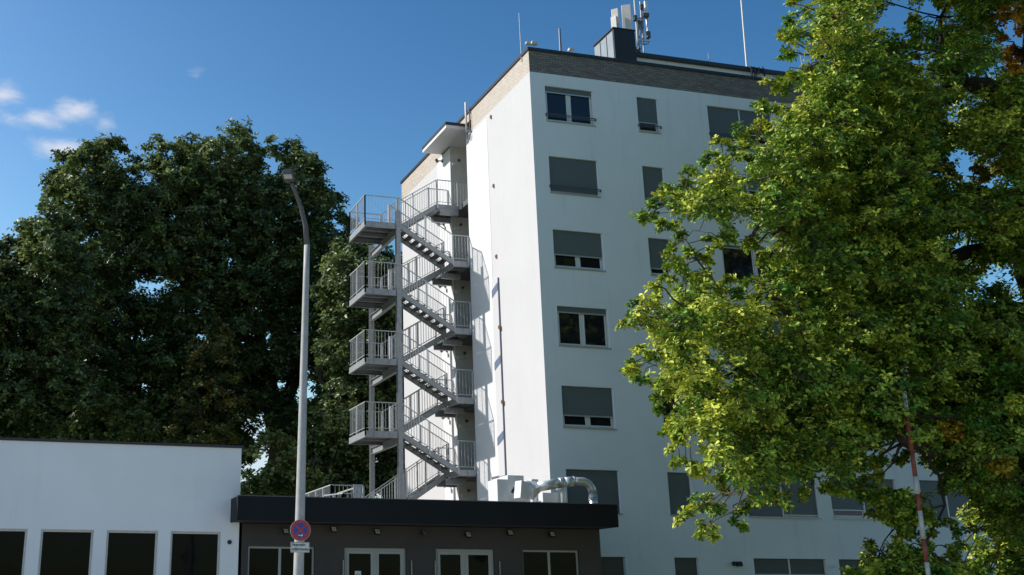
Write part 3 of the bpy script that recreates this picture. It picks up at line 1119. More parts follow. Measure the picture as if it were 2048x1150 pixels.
def onb(py):
    t_ = (py - 783) / (1160 - 783)
    return bt.lerp(ba, t_)


for (a, b, c) in bands:
    MB().tube([onb(a), onb(b)], .052, 20, caps=True).build('boom_band', 'whitepaint' if c == 'w' else 'redpaint', boom, smooth=True)
MB().tube([ba, boot], .052, 20).build('boom_foot', 'whitepaint', boom, smooth=True)
MB().box(boot.x - .18, boot.x + .18, YBm - .12, YBm + .2, 0, 1.05).build('barrier_housing', 'redpaint', boom, bevel=.02)

# ================================================================== ROOF EQUIPMENT
YBx = 39.0
bx = at(1226.8, 56.3, YBx)
bx2 = at(1269, 61, YBx)
from_l = 1.75
chim = empty('roof_plant_box', (bx.x, YBx, ZT - .15), 'dark metal clad roof box with pale side panels on the flat roof', 'roof box')
MB().box(bx.x, bx2.x, YBx, YBx + from_l, ZT - .3, bx.z).build('box', 'black', chim)
MB().box(bx.x - .04, bx2.x + .03, YBx - .03, YBx + from_l + .03, bx.z + .001, bx.z + .05).build('lid', 'cap', chim)
for k in range(3):
    yy = YBx + .08 + k * .56
    MB().box(bx.x - .02, bx.x - .001, yy, yy + .49, ZT + .75, bx.z - .09).build('side_panel', 'clad', chim)
    MB().box(bx.x - .02, bx.x - .001, yy, yy + .49, ZT - .1, ZT + .70).build('side_panel', 'clad', chim)


def thin_rod(px0, py0, px1, py1, Y, r, label, cat, mat='steel', name='lightning_rod'):
    a, b = at(px0, py0, Y), at(px1, py1, Y)
    a = b + (a - b)
    b.z -= .5
    o = MB().tube([b, a], [r, r * .8], 8).build(name, mat)
    # origin at base
    me = o.data
    for v in me.vertices:
        v.co -= b
    o.location = b
    return tag(o, label, cat)


thin_rod(1038, 26, 1042, 100, 37.6, .016, 'thin pale lightning rod at the left front corner of the high roof', 'lightning rod')
thin_rod(1119, 57, 1121, 99, 38.4, .055, 'short dark vent pipe standing on the roof between rod and black box', 'pipe', 'dark_strip', 'vent_pipe')
thin_rod(1480, -30, 1493, 133, 40, .045, 'long slender white flagpole like mast on the roof near the big tree', 'mast', 'white', 'roof_mast')
thin_rod(1416, 106, 1418, 124, 39.6, .012, 'tiny thin rod on the dark attic edge left of the white mast', 'lightning rod')
thin_rod(1601, 112, 1606, 150, 39.8, .014, 'thin pale rod on the roof seen just left of the leafy branches', 'lightning rod')

YA = 41.2
PAN = [((1222, 20), (1236, 14), (1240, 42), 'upper left white panel antenna above the dark roof box', .5),
       ((1242, 12), (1261, 6), (1265, 62), 'tall wide white panel antenna directly above the dark roof box', .7),
       ((1221, 36), (1227, 34), (1230, 58), 'smallest white panel antenna at the left corner of the roof box', .3)]
for k, (tl, trr, br_, lab, _) in enumerate(PAN):
    a, b, c = at(*tl, YA), at(*trr, YA - .25 if k < 2 else YA), at(*br_, YA)
    root = empty('panel_antenna', (a.x, YA, ZT), lab, 'antenna', 'panel antennas on the roof')
    dx = Vector((b.x - a.x, -.22, 0))
    zt, zb = (a.z + b.z) / 2, c.z - .25
    m_ = MB()
    i = 0
    nrm = Vector((dx.y, -dx.x, 0)).normalized() * .12
    P_ = [Vector((a.x, YA, 0)), Vector((a.x, YA, 0)) + dx, Vector((a.x, YA, 0)) + dx - nrm, Vector((a.x, YA, 0)) - nrm]
    for z in (zb, zt):
        for p in P_:
            m_.v.append((p.x, p.y, z))
    m_.f += [(0, 3, 2, 1), (4, 5, 6, 7), (0, 1, 5, 4), (1, 2, 6, 5), (2, 3, 7, 6), (3, 0, 4, 7)]
    m_.build('panel', 'white', root, bevel=.015)
    q = Vector((a.x, YA, 0)) + dx * .6 - nrm * 2.0
    m_ = MB().tube([(q.x, q.y, ZT - .2), (q.x, q.y, zt - .1)], .03, 10)
    for zz in (zb + .2, zt - .3):
        m_.bar((q.x, q.y, zz), (q.x + nrm.x, q.y + nrm.y, zz), .05, .05)
    m_.build('mounting_pole', 'steel', root)
# lattice of mast, boxes and cables to the right of them
root = empty('antenna_mast', at(1274, 110, YA), 'white pole with dark radio boxes, cables and a slim grey antenna beside the roof box', 'antenna mast')
pz = lambda px, py, Y=YA: at(px, py, Y)
MB().tube([pz(1278, 112), pz(1267, -20)], [.045, .035], 10).build('pole', 'white', root)
MB().tube([pz(1288, 106), pz(1284, 55), pz(1280, 3)], [.03, .03, .03], 8).build('pole', 'steel', root)
a, b = pz(1288, 2), pz(1296, 30)
MB().box(a.x, b.x, YA - .05, YA + .05, b.z - .05, a.z).build('slim_antenna', 'ductbox', root, bevel=.02)
a, b = pz(1292, 30), pz(1298, 72)
MB().box(a.x, b.x, YA, YA + .09, b.z, a.z).build('slim_antenna', 'ductbox', root, bevel=.02)
for (x0, y0, x1, y1) in ((1273, 42, 1284, 60), (1284, 27, 1296, 36), (1291, 64, 1299, 78), (1266, 32, 1272, 42), (1279, 10, 1285, 20)):
    a, b = pz(x0, y0), pz(x1, y1)
    MB().box(a.x, b.x, YA - .14, YA + .08, b.z, a.z).build('radio_unit', 'lampdark', root, bevel=.02)
cb_ = MB()
rr = random.Random(5)
for k in range(9):
    x0 = 1274 + rr.random() * 22
    x1 = 1272 + rr.random() * 12
    p = [pz(x0, 34 + rr.random() * 8, YA - .1), pz((x0 + x1) / 2 + rr.random() * 6 - 3, 60 + rr.random() * 8, YA - .16), pz(x1, 92 + rr.random() * 12, YA - .05), pz(x1 - 2, 112, YA)]
    cb_.tube(p, .014, 6)
for (y, xa, xb) in ((36, 1266, 1296), (82, 1277, 1299), (87, 1278, 1297), (20, 1281, 1292)):
    cb_.bar(pz(xa, y), pz(xb, y + 1), .04, .03)
cb_.tube([pz(1296, 76), pz(1298, 84), pz(1294, 88), pz(1286, 90)], .02, 6)
cb_.build('cables', 'steel', root)
cc = MB()
for k in range(8):
    p = pz(1270 + rr.random() * 9, 96 + rr.random() * 10)
    cc.cbox((p.x, p.y, p.z), (.10, .1, .09), Matrix.Rotation(rr.random(), 3, 'Y'))
cc.build('junction_boxes', 'black', root)
# small clutter on the roof corner and on the attic
for (px, py, Y, s, lab) in ((1056, 86, 37.5, .10, 'small white clamp block at the left tip of the roof corner'), (1068, 86, 37.4, .13, 'small white concrete block beside the roof corner clamp'),
                            (1142, 99, 37.6, .11, 'flat pale block on the roof edge right of the vent pipe')):
    p = at(px, py, Y)
    m_ = MB().box(-s, s, -s * .8, s * .8, 0, s * .9).box(-s * .4, s * .3, -s * .3, s * .3, s * .9, s * 1.3)
    o = m_.build('rod_holder_block', 'whitepaint', bevel=.015)
    o.location = (p.x, p.y, p.z - s * .6)
    tag(o, lab, 'roof block')
p = at(1512, 140, 39.1)
root = empty('roof_bracket', p, 'tangle of dark brackets and cables on the attic edge right of the mast', 'bracket')
m_ = MB()
for k in range(9):
    q = at(1502 + k * 3.2, 133 + rr.random() * 8, 39.1)
    q2 = at(1500 + k * 3.4 + rr.random() * 6, 146 + rr.random() * 10, 38.9)
    m_.tube([q, q2], .025, 6)
m_.bar(at(1500, 134, 39.1), at(1532, 140, 39.1), .05, .05)
m_.build('rods', 'black', root)

# antenna mounted where roof edge steps back above the stair canopy
a = at(931, 205, 43.2)
b = at(933, 264, 43.2)
root = empty('edge_antenna', (a.x, 43.2, b.z), 'slim white antenna tube bracketed to the roof edge above the stair canopy', 'antenna')
MB().tube([b, a], .045, 12).build('tube', 'white', root, smooth=True)
m_ = MB()
m_.tube([at(938, 214, 43.0), at(939.5, 276, 43.0)], .018, 8)
m_.tube([at(933, 264, 43.2), at(935, 277, 43.2), at(939, 279, 43.1), at(941, 268, 43.0)], .022, 8)
m_.bar(at(931, 224, 43.2), at(943, 224, 43.0), .03, .03)
m_.bar(at(932, 262, 43.2), at(943, 262, 43.0), .05, .04)
m_.build('bracket', 'lampdark', root)

# ================================================================== WALL FITTINGS
# shaft on the sunny wall; shadow line and bands are added dark parts
root = empty('wall_shaft', (XL, 40.66, 3.95), 'slim white shaft with its edge shadow added as a dark strip down the sunlit side wall', 'dark_strip')
# shallow white shaft standing proud of the wall: its edge throws the thin dark line
MB().box(XL - .06, XL - .0095, 40.72, 41.31, 5.95, 13.38).build('shaft', 'stucco_side', root)
MB().box(XL - .055, XL - .001, 40.69, 40.717, 5.95, 13.38).build('dark_strip', 'dark_strip', root)  # edge shadow of the shaft, painted as a thin dark strip
MB().box(XL - .044, XL - .011, 41.315, 42.1, 5.95, 6.0).build('lower_run', 'dark_strip', root)
for zc in (13.06, 10.24, 7.42):  # added sloped plates: shadow bands put into shape and colour
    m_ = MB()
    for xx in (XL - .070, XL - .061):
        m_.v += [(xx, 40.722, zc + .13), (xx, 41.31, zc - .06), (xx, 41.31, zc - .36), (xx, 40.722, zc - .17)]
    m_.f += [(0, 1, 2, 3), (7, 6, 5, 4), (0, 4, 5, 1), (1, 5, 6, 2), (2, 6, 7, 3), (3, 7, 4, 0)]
    m_.build('shadow_band', 'shadow_blue', root)
for k, z in enumerate((20.1, 17.15, 14.25, 11.42, 8.6)):
    o = MB().box(-.05, 0, -.035, .035, -.08, .08).box(-.075, -.05, -.02, .02, -.05, .05).build('wall_bracket', 'rust', bevel=.006)
    o.location = (XL - .003 - (.055 if k > 2 else 0), 40.82 - (.16 if k > 2 else 0), z)
    tag(o, ['topmost small brown fitting on the sunlit wall just below the tiled band',
            'second small brown fitting on the sunlit wall below the roof',
            'third small brown fitting on the sunlit wall just above the shaft top',
            'small brown fitting on the upper part of the shaft edge',
            'lowest small brown fitting on the shaft edge'][k], 'wall fitting', 'small brown fittings on the sunlit wall')
# lamps and boxes beside each landing
LV = ['top', 'second', 'third', 'fourth', 'fifth', 'lowest']
for k, z in enumerate((20.30, 17.33, 14.52, 11.70, 8.88, 6.1)):
    root = empty('wall_lamp', (XL - .03, 46.6, z), LV[k] + ' dark floodlight on the sunlit tower corner beside the escape stair' if k else 'top floodlight cluster on the tower corner right under the canopy',
                 'floodlight', 'floodlights beside the stair landings')
    rot = Matrix.Rotation(R(70), 3, 'Z') @ Matrix.Rotation(R(-35), 3, 'X')
    c = Vector((XL - .28, 46.6, z - .02))
    MB().cbox(c, (.2, .1, .15), rot).build('housing', 'lampdark', root, bevel=.01)
    MB().bar((XL - .03, 46.6, z), c, .05, .04).cbox((XL - .04, 46.6, z), (.03, .12, .14)).build('bracket', 'lampdark', root)
    root = empty('emergency_light', (XL + .17, Y2, z - .45), LV[k] + ' small grey box fitting on the shaded recess wall behind the landing', 'wall box', 'box fittings in the stair recess')
    MB().box(XL + .08, XL + .33, Y2 - .06, Y2 - .001, z - .55, z - .42).build('housing', 'ductbox', root, bevel=.01)
    MB().box(XL + .1, XL + .31, Y2 - .068, Y2 - .061, z - .53, z - .47).build('cover', 'lens', root)
    o = MB().tube([(0, -.05, 0), (0, 0, 0)], .06, 16).build('detector', 'lampdark')
    o.location = (XL + .40, Y2 - .001, z - .28)
    tag(o, LV[k] + ' little round detector on the shaded recess wall above the box fitting', 'detector', 'round detectors in the stair recess')
for (px, py, s, lab) in ((1475, 1128, 1.0, 'dark twin security light on the white facade left of the ground floor window pair'), (1670, 1132, .7, 'small pale camera on the white facade between two wide ground floor windows')):
    p = at(px, py, YF - .1)
    root = empty('security_light' if s == 1 else 'security_camera', (p.x, YF, p.z), lab, 'security light' if s == 1 else 'camera')
    m_ = MB()
    if s == 1:
        rot = Matrix.Rotation(R(-20), 3, 'X')
        m_.cbox(p + Vector((.07, 0, 0)), (.2, .1, .14), rot).cbox(p + Vector((-.13, 0, .01)), (.09, .1, .12), rot)
    else:
        m_.tube([p + Vector((0, -.06, 0)), p + Vector((0, .02, 0))], .06, 14)
    m_.build('housing', 'black' if s == 1 else 'ductbox', root)
    MB().bar((p.x, YF - .08, p.z), (p.x, YF, p.z), .05, .05).build('bracket', 'black' if s == 1 else 'ductbox', root)

# ================================================================== VENTILATION DUCT ON THE ANNEX ROOF
vent = empty('ventilation_duct', (15.5, 34.6, 3.95), 'shiny silver ventilation duct with box and elbow bending down on the annex roof', 'duct')
Yd = 34.0
c0 = at(1045, 981, Yd)
bxs = .62
rotb = Matrix.Rotation(R(12), 3, 'Z') @ Matrix.Rotation(R(8), 3, 'Y')
MB().cbox(c0, (.36, .34, .52), rotb).build('silencer_box', 'ductbox', vent, bevel=.012)
m_ = MB()
p1 = at(1060, 980, Yd)
p2 = at(1078, 973, Yd)
dd = (p2 - p1).normalized()
m_.tube([p1 - dd * .03, p1, p2], [.30, .30, .155], 4)
m_.build('transition_cone', 'ductbox', vent)
q0, q1, q2 = at(1076, 974, Yd), at(1118, 966, Yd - .05), at(1145, 963, Yd - .1)
MB().tube([q0, q1], .148, 28).build('round_pipe', 'duct', vent, smooth=True)
MB().tube([q1, at(1128, 964.5, Yd - .06)], .158, 28).tube([at(1128, 964.5, Yd - .06), q2], .150, 28).build('pipe_coupling', 'duct', vent, smooth=True)
el = [q2, at(1156, 962.5, Yd - .12), at(1167, 963, Yd - .14), at(1176, 967, Yd - .15), at(1183, 976, Yd - .15), at(1186, 988, Yd - .15)]
MB().tube(el, .125, 28).build('elbow', 'duct', vent, smooth=True)
d0 = at(1186, 988, Yd - .15)
MB().tube([d0, Vector((d0.x, d0.y, 3.95))], .13, 28).build('down_pipe', 'duct', vent, smooth=True)
rb = MB()
for py in (984, 996, 1000):
    c = at(1186, py, Yd - .15)
    rb.tube([c + Vector((0, 0, .012)), c - Vector((0, 0, .012))], .14, 28)
for px, py in ((1118, 966), (1146, 963)):
    c = at(px, py, Yd - .07)
    c2 = at(px + 2, py, Yd - .07)
    rb.tube([c, c2], .162, 28)
rb.build('pipe_seam', 'steel', vent)
fan = empty('ventilation_unit', (14.6, 35.4, 3.95), 'square grey ventilation cabinet on the annex roof against the sunlit wall', 'ventilation unit')
a, b = at(994, 958, 36.2), at(1018, 1005, 36.2)
MB().box(a.x, b.x, 36.2, 37.0, 3.95, a.z).build('cabinet', 'ductbox', fan, bevel=.015)
a, b = at(1015, 950, 36.6), at(1050, 1005, 36.6)
MB().box(a.x, b.x, 36.6, 37.3, 3.95, a.z).build('cabinet', 'ductbox', fan, bevel=.015)
MB().tube([at(1024, 985, 36.0), at(1029, 975, 36.0), at(1037, 972, 35.6)], .045, 12).build('hose', 'black', fan, smooth=True)
a, b = at(1063, 958, 35.6), at(1078, 985, 35.6)
plen = empty('ventilation_box', (a.x, 35.6, 3.95), 'pale sheet metal box half hidden behind the silver duct', 'ventilation box')
MB().box(a.x, b.x, 35.6, 36.3, 3.95, a.z).build('housing', 'ductbox', plen, bevel=.012)
a, b = at(1085, 985, 35.2), at(1118, 1005, 35.2)
MB().box(a.x, b.x, 35.2, 35.9, 3.95, a.z).build('lower_housing', 'ductbox', plen, bevel=.012)
st_ = at(1126, 982, 34.9)
vp = empty('vent_stub', (st_.x, 34.9, 3.95), 'short upright silver stub pipe below the horizontal duct', 'vent pipe')
MB().tube([(st_.x, 34.9, 3.95), (st_.x, 34.9, st_.z - .05), (st_.x - .05, 34.9, st_.z + .05), (st_.x - .2, 34.9, st_.z + .10)], .085, 16).build('pipe', 'duct', vp, smooth=True)


# ================================================================== TREES
def in_poly(x, y, P):
    c = False
    j = len(P) - 1
    for i in range(len(P)):
        if (P[i][1] > y) != (P[j][1] > y) and x < (P[j][0] - P[i][0]) * (y - P[i][1]) / (P[j][1] - P[i][1]) + P[i][0]:
            c = not c
        j = i
    return c


def make_clumps(rs, poly, gaps, Yc, dY, rm, spacing, n_try, flat=1.0):
    """foliage clumps filling the outline of a crown; every clump has its own depth"""
    xs = [p[0] for p in poly]
    ys = [p[1] for p in poly]
    out = []
    for _ in range(n_try):
        x = rs.uniform(min(xs), max(xs))
        y = rs.uniform(min(ys), max(ys))
        if not in_poly(x, y, poly):
            continue
        r = rm * rs.uniform(.65, 1.15)
        Y = Yc + rs.uniform(-dY, dY)
        rp = r * FPX / (Yc * 1.1)
        k = .92
        if not all(in_poly(x + rp * k * math.cos(t), y + rp * k * math.sin(t), poly) for t in np.arange(0, 6.28, .785)):
            if rs.random() < .93:
                continue
            r *= .5
            rp *= .5
        if any((x - gx) ** 2 + (y - gy) ** 2 < (gr_ + rp * .55) ** 2 for (gx, gy, gr_) in gaps):
            continue
        p = at(x, y, Y)
        if any((p - q).length < spacing * (r + r2) * .5 for (q, r2) in out):
            continue
        out.append((p, r))
    return out


def edge_sprigs(rs, poly, Y, dY, rmin, rmax, ymax, step=26, out=9):
    """small tufts along the outline of a crown so that it is ragged"""
    o_ = []
    for i in range(len(poly)):
        a, b = poly[i], poly[(i + 1) % len(poly)]
        L = math.hypot(b[0] - a[0], b[1] - a[1])
        n = max(1, int(L / step))
        for k in range(n):
            t_ = (k + rs.random()) / n
            x, y = a[0] + (b[0] - a[0]) * t_, a[1] + (b[1] - a[1]) * t_
            if y > ymax or rs.random() < .22:
                continue
            nx_, ny_ = (b[1] - a[1]) / L, -(b[0] - a[0]) / L
            w_ = rs.uniform(-12, out)
            r = rs.uniform(rmin, rmax)
            o_.append((at(x + nx_ * w_, y + ny_ * w_, Y + rs.uniform(-dY, dY)), r))
    return o_


def foliage(rs, clumps, twigs, sprays, leaves, llen, yel, flat=.75, tlen=1.0, colfun=None):
    """leaf mesh arrays: rosettes of folded leaves along twigs that radiate from each clump"""
    C_, N_, T_ = [], [], []
    tw = []
    for (p, r) in clumps:
        cy = rs.gauss(yel, .16)
        nt_w = max(3, int(twigs * (r / 1.0) ** 2)) if r < 1 else twigs
        for k in range(nt_w):
            th = rs.uniform(0, 2 * math.pi)
            zz = rs.uniform(-.75, 1.0)
            s_ = math.sqrt(max(0, 1 - zz * zz))
            d = Vector((math.cos(th) * s_, math.sin(th) * s_, zz * flat))
            L = r * rs.uniform(.55, 1.2) * tlen
            tip = p + d * L + Vector((0, 0, -.08 * L))
            tw.append((p, tip))
            for q in range(sprays):
                f_ = rs.uniform(.35, 1.03)
                c = p.lerp(tip, f_) + Vector((rs.gauss(0, .12 * r), rs.gauss(0, .12 * r), rs.gauss(0, .10 * r)))
                nrm = Vector((rs.gauss(0, .45), rs.gauss(0, .45), 1)) * .9 + d * .7
                C_.append(c)
                N_.append(nrm.normalized())
                o_ = colfun(c) if colfun else 0.0
                T_.append((cy + rs.gauss(0, .13) + (.25 if f_ > .9 else 0), o_))
    Cn = np.array([tuple(c) for c in C_])
    Nn = np.array([tuple(c) for c in N_])
    Tn = np.array(T_)
    n = len(Cn)
    g_ = np.random.default_rng(rs.randint(0, 99999))
    a = np.cross(Nn, [0.3, 0.5, 0.81])
    a /= np.linalg.norm(a, axis=1)[:, None]
    b = np.cross(Nn, a)
    V, A = [], []
    ph = g_.uniform(0, 6.28, n)
    for k in range(leaves):
        an = ph + 2 * np.pi * k / leaves + g_.normal(0, .35, n)
        dr = a * np.cos(an)[:, None] + b * np.sin(an)[:, None] + Nn * g_.normal(.12, .35, n)[:, None]
        dr[:, 2] -= .15
        dr /= np.linalg.norm(dr, axis=1)[:, None]
        sd_ = np.cross(dr, Nn + g_.normal(0, .35, (n, 3)))
        sd_ /= np.linalg.norm(sd_, axis=1)[:, None]
        up = np.cross(sd_, dr)
        L = (llen * g_.uniform(.65, 1.15, n))[:, None]
        w = L * g_.uniform(.21, .31, n)[:, None]
        c0 = Cn + dr * L * .06
        v0 = c0
        v1 = c0 + dr * L * .45 + sd_ * w * .72 + up * L * .05
        v2 = c0 + dr * L * .78 + sd_ * w + up * L * .04
        v3 = c0 + dr * L - up * L * .10
        v4 = c0 + dr * L * .78 - sd_ * w + up * L * .04
        v5 = c0 + dr * L * .45 - sd_ * w * .72 + up * L * .05
        V.append(np.stack([v0, v1, v2, v3, v4, v5], 1))
        ye = np.clip(Tn[:, 0] + g_.normal(0, .10, n), 0, 1)
        br = g_.uniform(.1, .9, n)
        A.append(np.stack([ye, br, np.clip(Tn[:, 1], 0, 1)], 1))
    V = np.concatenate(V)          # (m,6,3)
    A = np.concatenate(A)
    return V, A, tw


def leaf_object(name, V, A, mat, parent):
    off = wloc(parent)
    m = len(V)
    vs = (V - np.array([off.x, off.y, off.z])).reshape(-1, 3)
    me = bpy.data.meshes.new(name)
    me.vertices.add(m * 6)
    me.vertices.foreach_set('co', vs.ravel().astype(np.float32))
    base_ = np.arange(m)[:, None] * 6
    q1 = base_ + np.array([0, 1, 2, 3])
    q2 = base_ + np.array([0, 3, 4, 5])
    idx = np.stack([q1, q2], 1).reshape(-1)
    me.loops.add(m * 8)
    me.loops.foreach_set('vertex_index', idx.astype(np.int32))
    me.polygons.add(m * 2)
    me.polygons.foreach_set('loop_start', (np.arange(m * 2) * 4).astype(np.int32))
    me.update(calc_edges=True)
    at_ = me.color_attributes.new('leaf', 'FLOAT_COLOR', 'POINT')
    colr = np.ones((m, 6, 4), np.float32)
    colr[:, :, :3] = A[:, None, :]
    at_.data.foreach_set('color', colr.ravel())
    me.materials.append(M[mat])
    o = bpy.data.objects.new(name, me)
    COL.objects.link(o)
    o.parent = parent
    return o


def wob(rs, a, b, n, amp):
    out = []
    for k in range(n + 1):
        t_ = k / n
        p = a.lerp(b, t_)
        if 0 < k < n:
            p += Vector((rs.gauss(0, amp), rs.gauss(0, amp), rs.gauss(0, amp) + amp * 1.2 * math.sin(math.pi * t_)))
        out.append(p)
    return out


def tree(name, seed, label, base_, limbs, clumps, twigs, sprays, leaves, llen, yel, mat, flat=.75, tlen=1.0, colfun=None,
         tr=.35, twr=.012, cat='tree', group=None):
    rs = random.Random(seed)
    root = empty(name, base_, label, cat, group)
    tm = MB()
    nodes = []
    for (pts, r0, r1) in limbs:
        P_ = []
        for i in range(len(pts) - 1):
            seg = wob(rs, pts[i], pts[i + 1], 4, (pts[i + 1] - pts[i]).length * .03)
            P_ += seg if i == 0 else seg[1:]
        rad = [r0 + (r1 - r0) * (k / (len(P_) - 1)) ** .8 for k in range(len(P_))]
        tm.tube(P_, rad, 10)
        nodes += list(zip(P_, rad))
    tm.build('trunk', 'bark', root, smooth=True)
    bm_ = MB()
    for (p, r) in clumps:
        best = min(nodes, key=lambda q: (q[0] - p).length + abs(q[0].z - p.z) * .25)
        L = (best[0] - p).length
        r_ = min(best[1] * .6, .022 * L + .02)
        seg = wob(rs, best[0], p, 4, L * .05)
        bm_.tube(seg, [r_ + (.014 - r_) * k / 4 for k in range(5)], 6, caps=False)
        nodes_new = [(seg[2], r_ * .6), (seg[3], r_ * .4)]
        if len(nodes) < 900:
            nodes += nodes_new
    V, A, tw = foliage(rs, clumps, twigs, sprays, leaves, llen, yel, flat, tlen, colfun)
    for (a, b) in tw:
        m_ = a.lerp(b, .5) + Vector((rs.gauss(0, .03), rs.gauss(0, .03), rs.gauss(.03, .03)))
        bm_.tube([a, m_, b], [twr, twr * .7, twr * .35], 3, caps=False)
    bm_.build('branches', 'bark', root)
    leaf_object('crown', V, A, mat, root)
    return root, len(V)


def smooth_poly(P):
    return P


# ---- the big sunlit oak on the right
rs = random.Random(11)
YT = 25.5
polyR = [(1606, -140), (1588, 10), (1572, 65), (1562, 118), (1604, 122), (1640, 150), (1560, 165), (1528, 215), (1545, 250), (1478, 262), (1446, 300),
         (1402, 322), (1372, 368), (1300, 398), (1280, 424), (1328, 448), (1380, 462), (1420, 488), (1500, 470), (1530, 560), (1470, 590), (1440, 545), (1335, 545),
         (1292, 600), (1256, 634), (1282, 672), (1254, 742), (1318, 770), (1312, 812), (1348, 862), (1372, 930), (1440, 960),
         (1392, 1040), (1408, 1062), (1470, 1034), (1530, 992), (1600, 1000), (1680, 975), (1740, 990), (1760, 920), (1830, 900), (1900, 980),
         (1960, 1090), (2240, 1150), (2330, 700), (2330, 100), (2200, -260), (1800, -260)]
gapsR = [(2022, 75, 40), (1905, 345, 16), (1972, 345, 18), (1850, 128, 10), (1760, 40, 8), (2044, 600, 6), (1940, 590, 8), (1915, 498, 14), (1975, 545, 6), (2020, 560, 8), (1800, 10, 16), (1470, 500, 34), (1500, 370, 16), (1560, 655, 12), (1450, 745, 16),
         (1590, 138, 26), (1880, 30, 16), (1945, 175, 9), (1800, 62, 8), (1480, 565, 14), (1905, 245, 8)]
clR = make_clumps(rs, polyR, gapsR, YT + .3, 2.5, .92, .72, 9000)
low = [(1745, 985), (1790, 975), (1850, 1000), (1862, 1060), (1800, 1072), (1760, 1050)]
low2 = [(1700, 1130), (1790, 1085), (1900, 1090), (1960, 1160), (1900, 1260), (1720, 1260)]
clR += make_clumps(rs, low, [], 24.9, .9, .45, .5, 500)
clR += make_clumps(rs, low2, [], 25.0, 1.0, .6, .5, 900)
for (x, y, r) in ((1275, 638, .30), (1300, 612, .42), (1268, 742, .3), (1290, 715, .45), (1300, 425, .35), (1330, 408, .4), (1410, 1052, .3), (1440, 1020, .4),
                  (1572, 105, .36), (1580, 62, .36), (1600, 25, .45), (1345, 500, .28), (1370, 530, .35), (1395, 560, .3), (1340, 520, .25), (1410, 520, .3), (1385, 500, .25), (1425, 575, .35), (1338, 860, .35),
                  (1365, 415, .5), (1400, 385, .5), (1590, 170, .5), (1560, 215, .5), (1500, 300, .5), (1440, 330, .4)):
    clR.append((at(x, y, YT + rs.uniform(-1.5, 1)), r))


def colR(c):
    d = c - Vector((0, 0, CAMZ))
    k = _f.dot(d)
    px, py = CXP + FPX * _r.dot(d) / k, CYP - FPX * _u.dot(d) / k
    v = 0
    for (x, y, r, s_) in ((2025, 35, 42, .75), (2030, 85, 34, 1.0), (2035, 125, 30, .9), (1900, 340, 26, .25), (1975, 345, 30, .35), (1905, 860, 30, .6), (2000, 930, 28, .5)):
        q = (px - x) ** 2 + ((py - y) * 1.3) ** 2
        if q < r * r:
            v = max(v, s_)
    return v * (.6 + .4 * rs.random()) if v else 0


for (x, y, r, Y_) in ((2010, 38, .22, 27), (2032, 30, .24, 27.2), (2040, 60, .22, 27), (2012, 82, .26, 26.5), (2034, 92, .28, 26.8), (2008, 118, .24, 26.8), (2032, 128, .26, 27), (2046, 110, .24, 27),
                      (1892, 338, .30, 25.6), (1912, 352, .26, 25.4), (1960, 338, .28, 25.6), (1982, 350, .28, 25.4), (2046, 20, .3, 27.4), (1990, 60, .25, 27)):
    clR.append((at(x, y, Y_), r))
for (x, y) in ((1760, 1000), (1790, 985), (1820, 1010), (1845, 1040), (1790, 1050), (1830, 1070), (1770, 1030), (1860, 1000), (1720, 1120), (1750, 1105), (1790, 1100),
               (1830, 1110), (1860, 1130), (1700, 1140), (1780, 1140), (1900, 1100), (1920, 1060), (1740, 1150), (1880, 1050), (1700, 930), (1660, 880), (1740, 870), (1690, 960)):
    clR.append((at(x + rs.uniform(-6, 6), y + rs.uniform(-6, 6), 24.9 + rs.uniform(-.6, .9)), .40))
for _ in range(30):
    q_ = (rs.uniform(1885, 2060), rs.uniform(150, 640))
    if all((q_[0] - gx) ** 2 + (q_[1] - gy) ** 2 > 38 ** 2 for gx, gy in ((1915, 498), (2010, 560), (2022, 75), (1905, 345), (1972, 345))):
        clR.append((at(q_[0], q_[1], rs.uniform(26.8, 29)), .7))
for _ in range(34):
    clR.append((at(rs.uniform(1900, 2070), rs.uniform(840, 1170), rs.uniform(25.6, 28)), .75))
clR += edge_sprigs(rs, [p for p in polyR if p[0] < 1920], YT, 1.5, .18, .34, 1062, step=20, out=10)
tb_ = at(2075, 800, 26.5)
tb0 = Vector((tb_.x + .3, 26.5, 0))
A_ = lambda *a: at(*a)
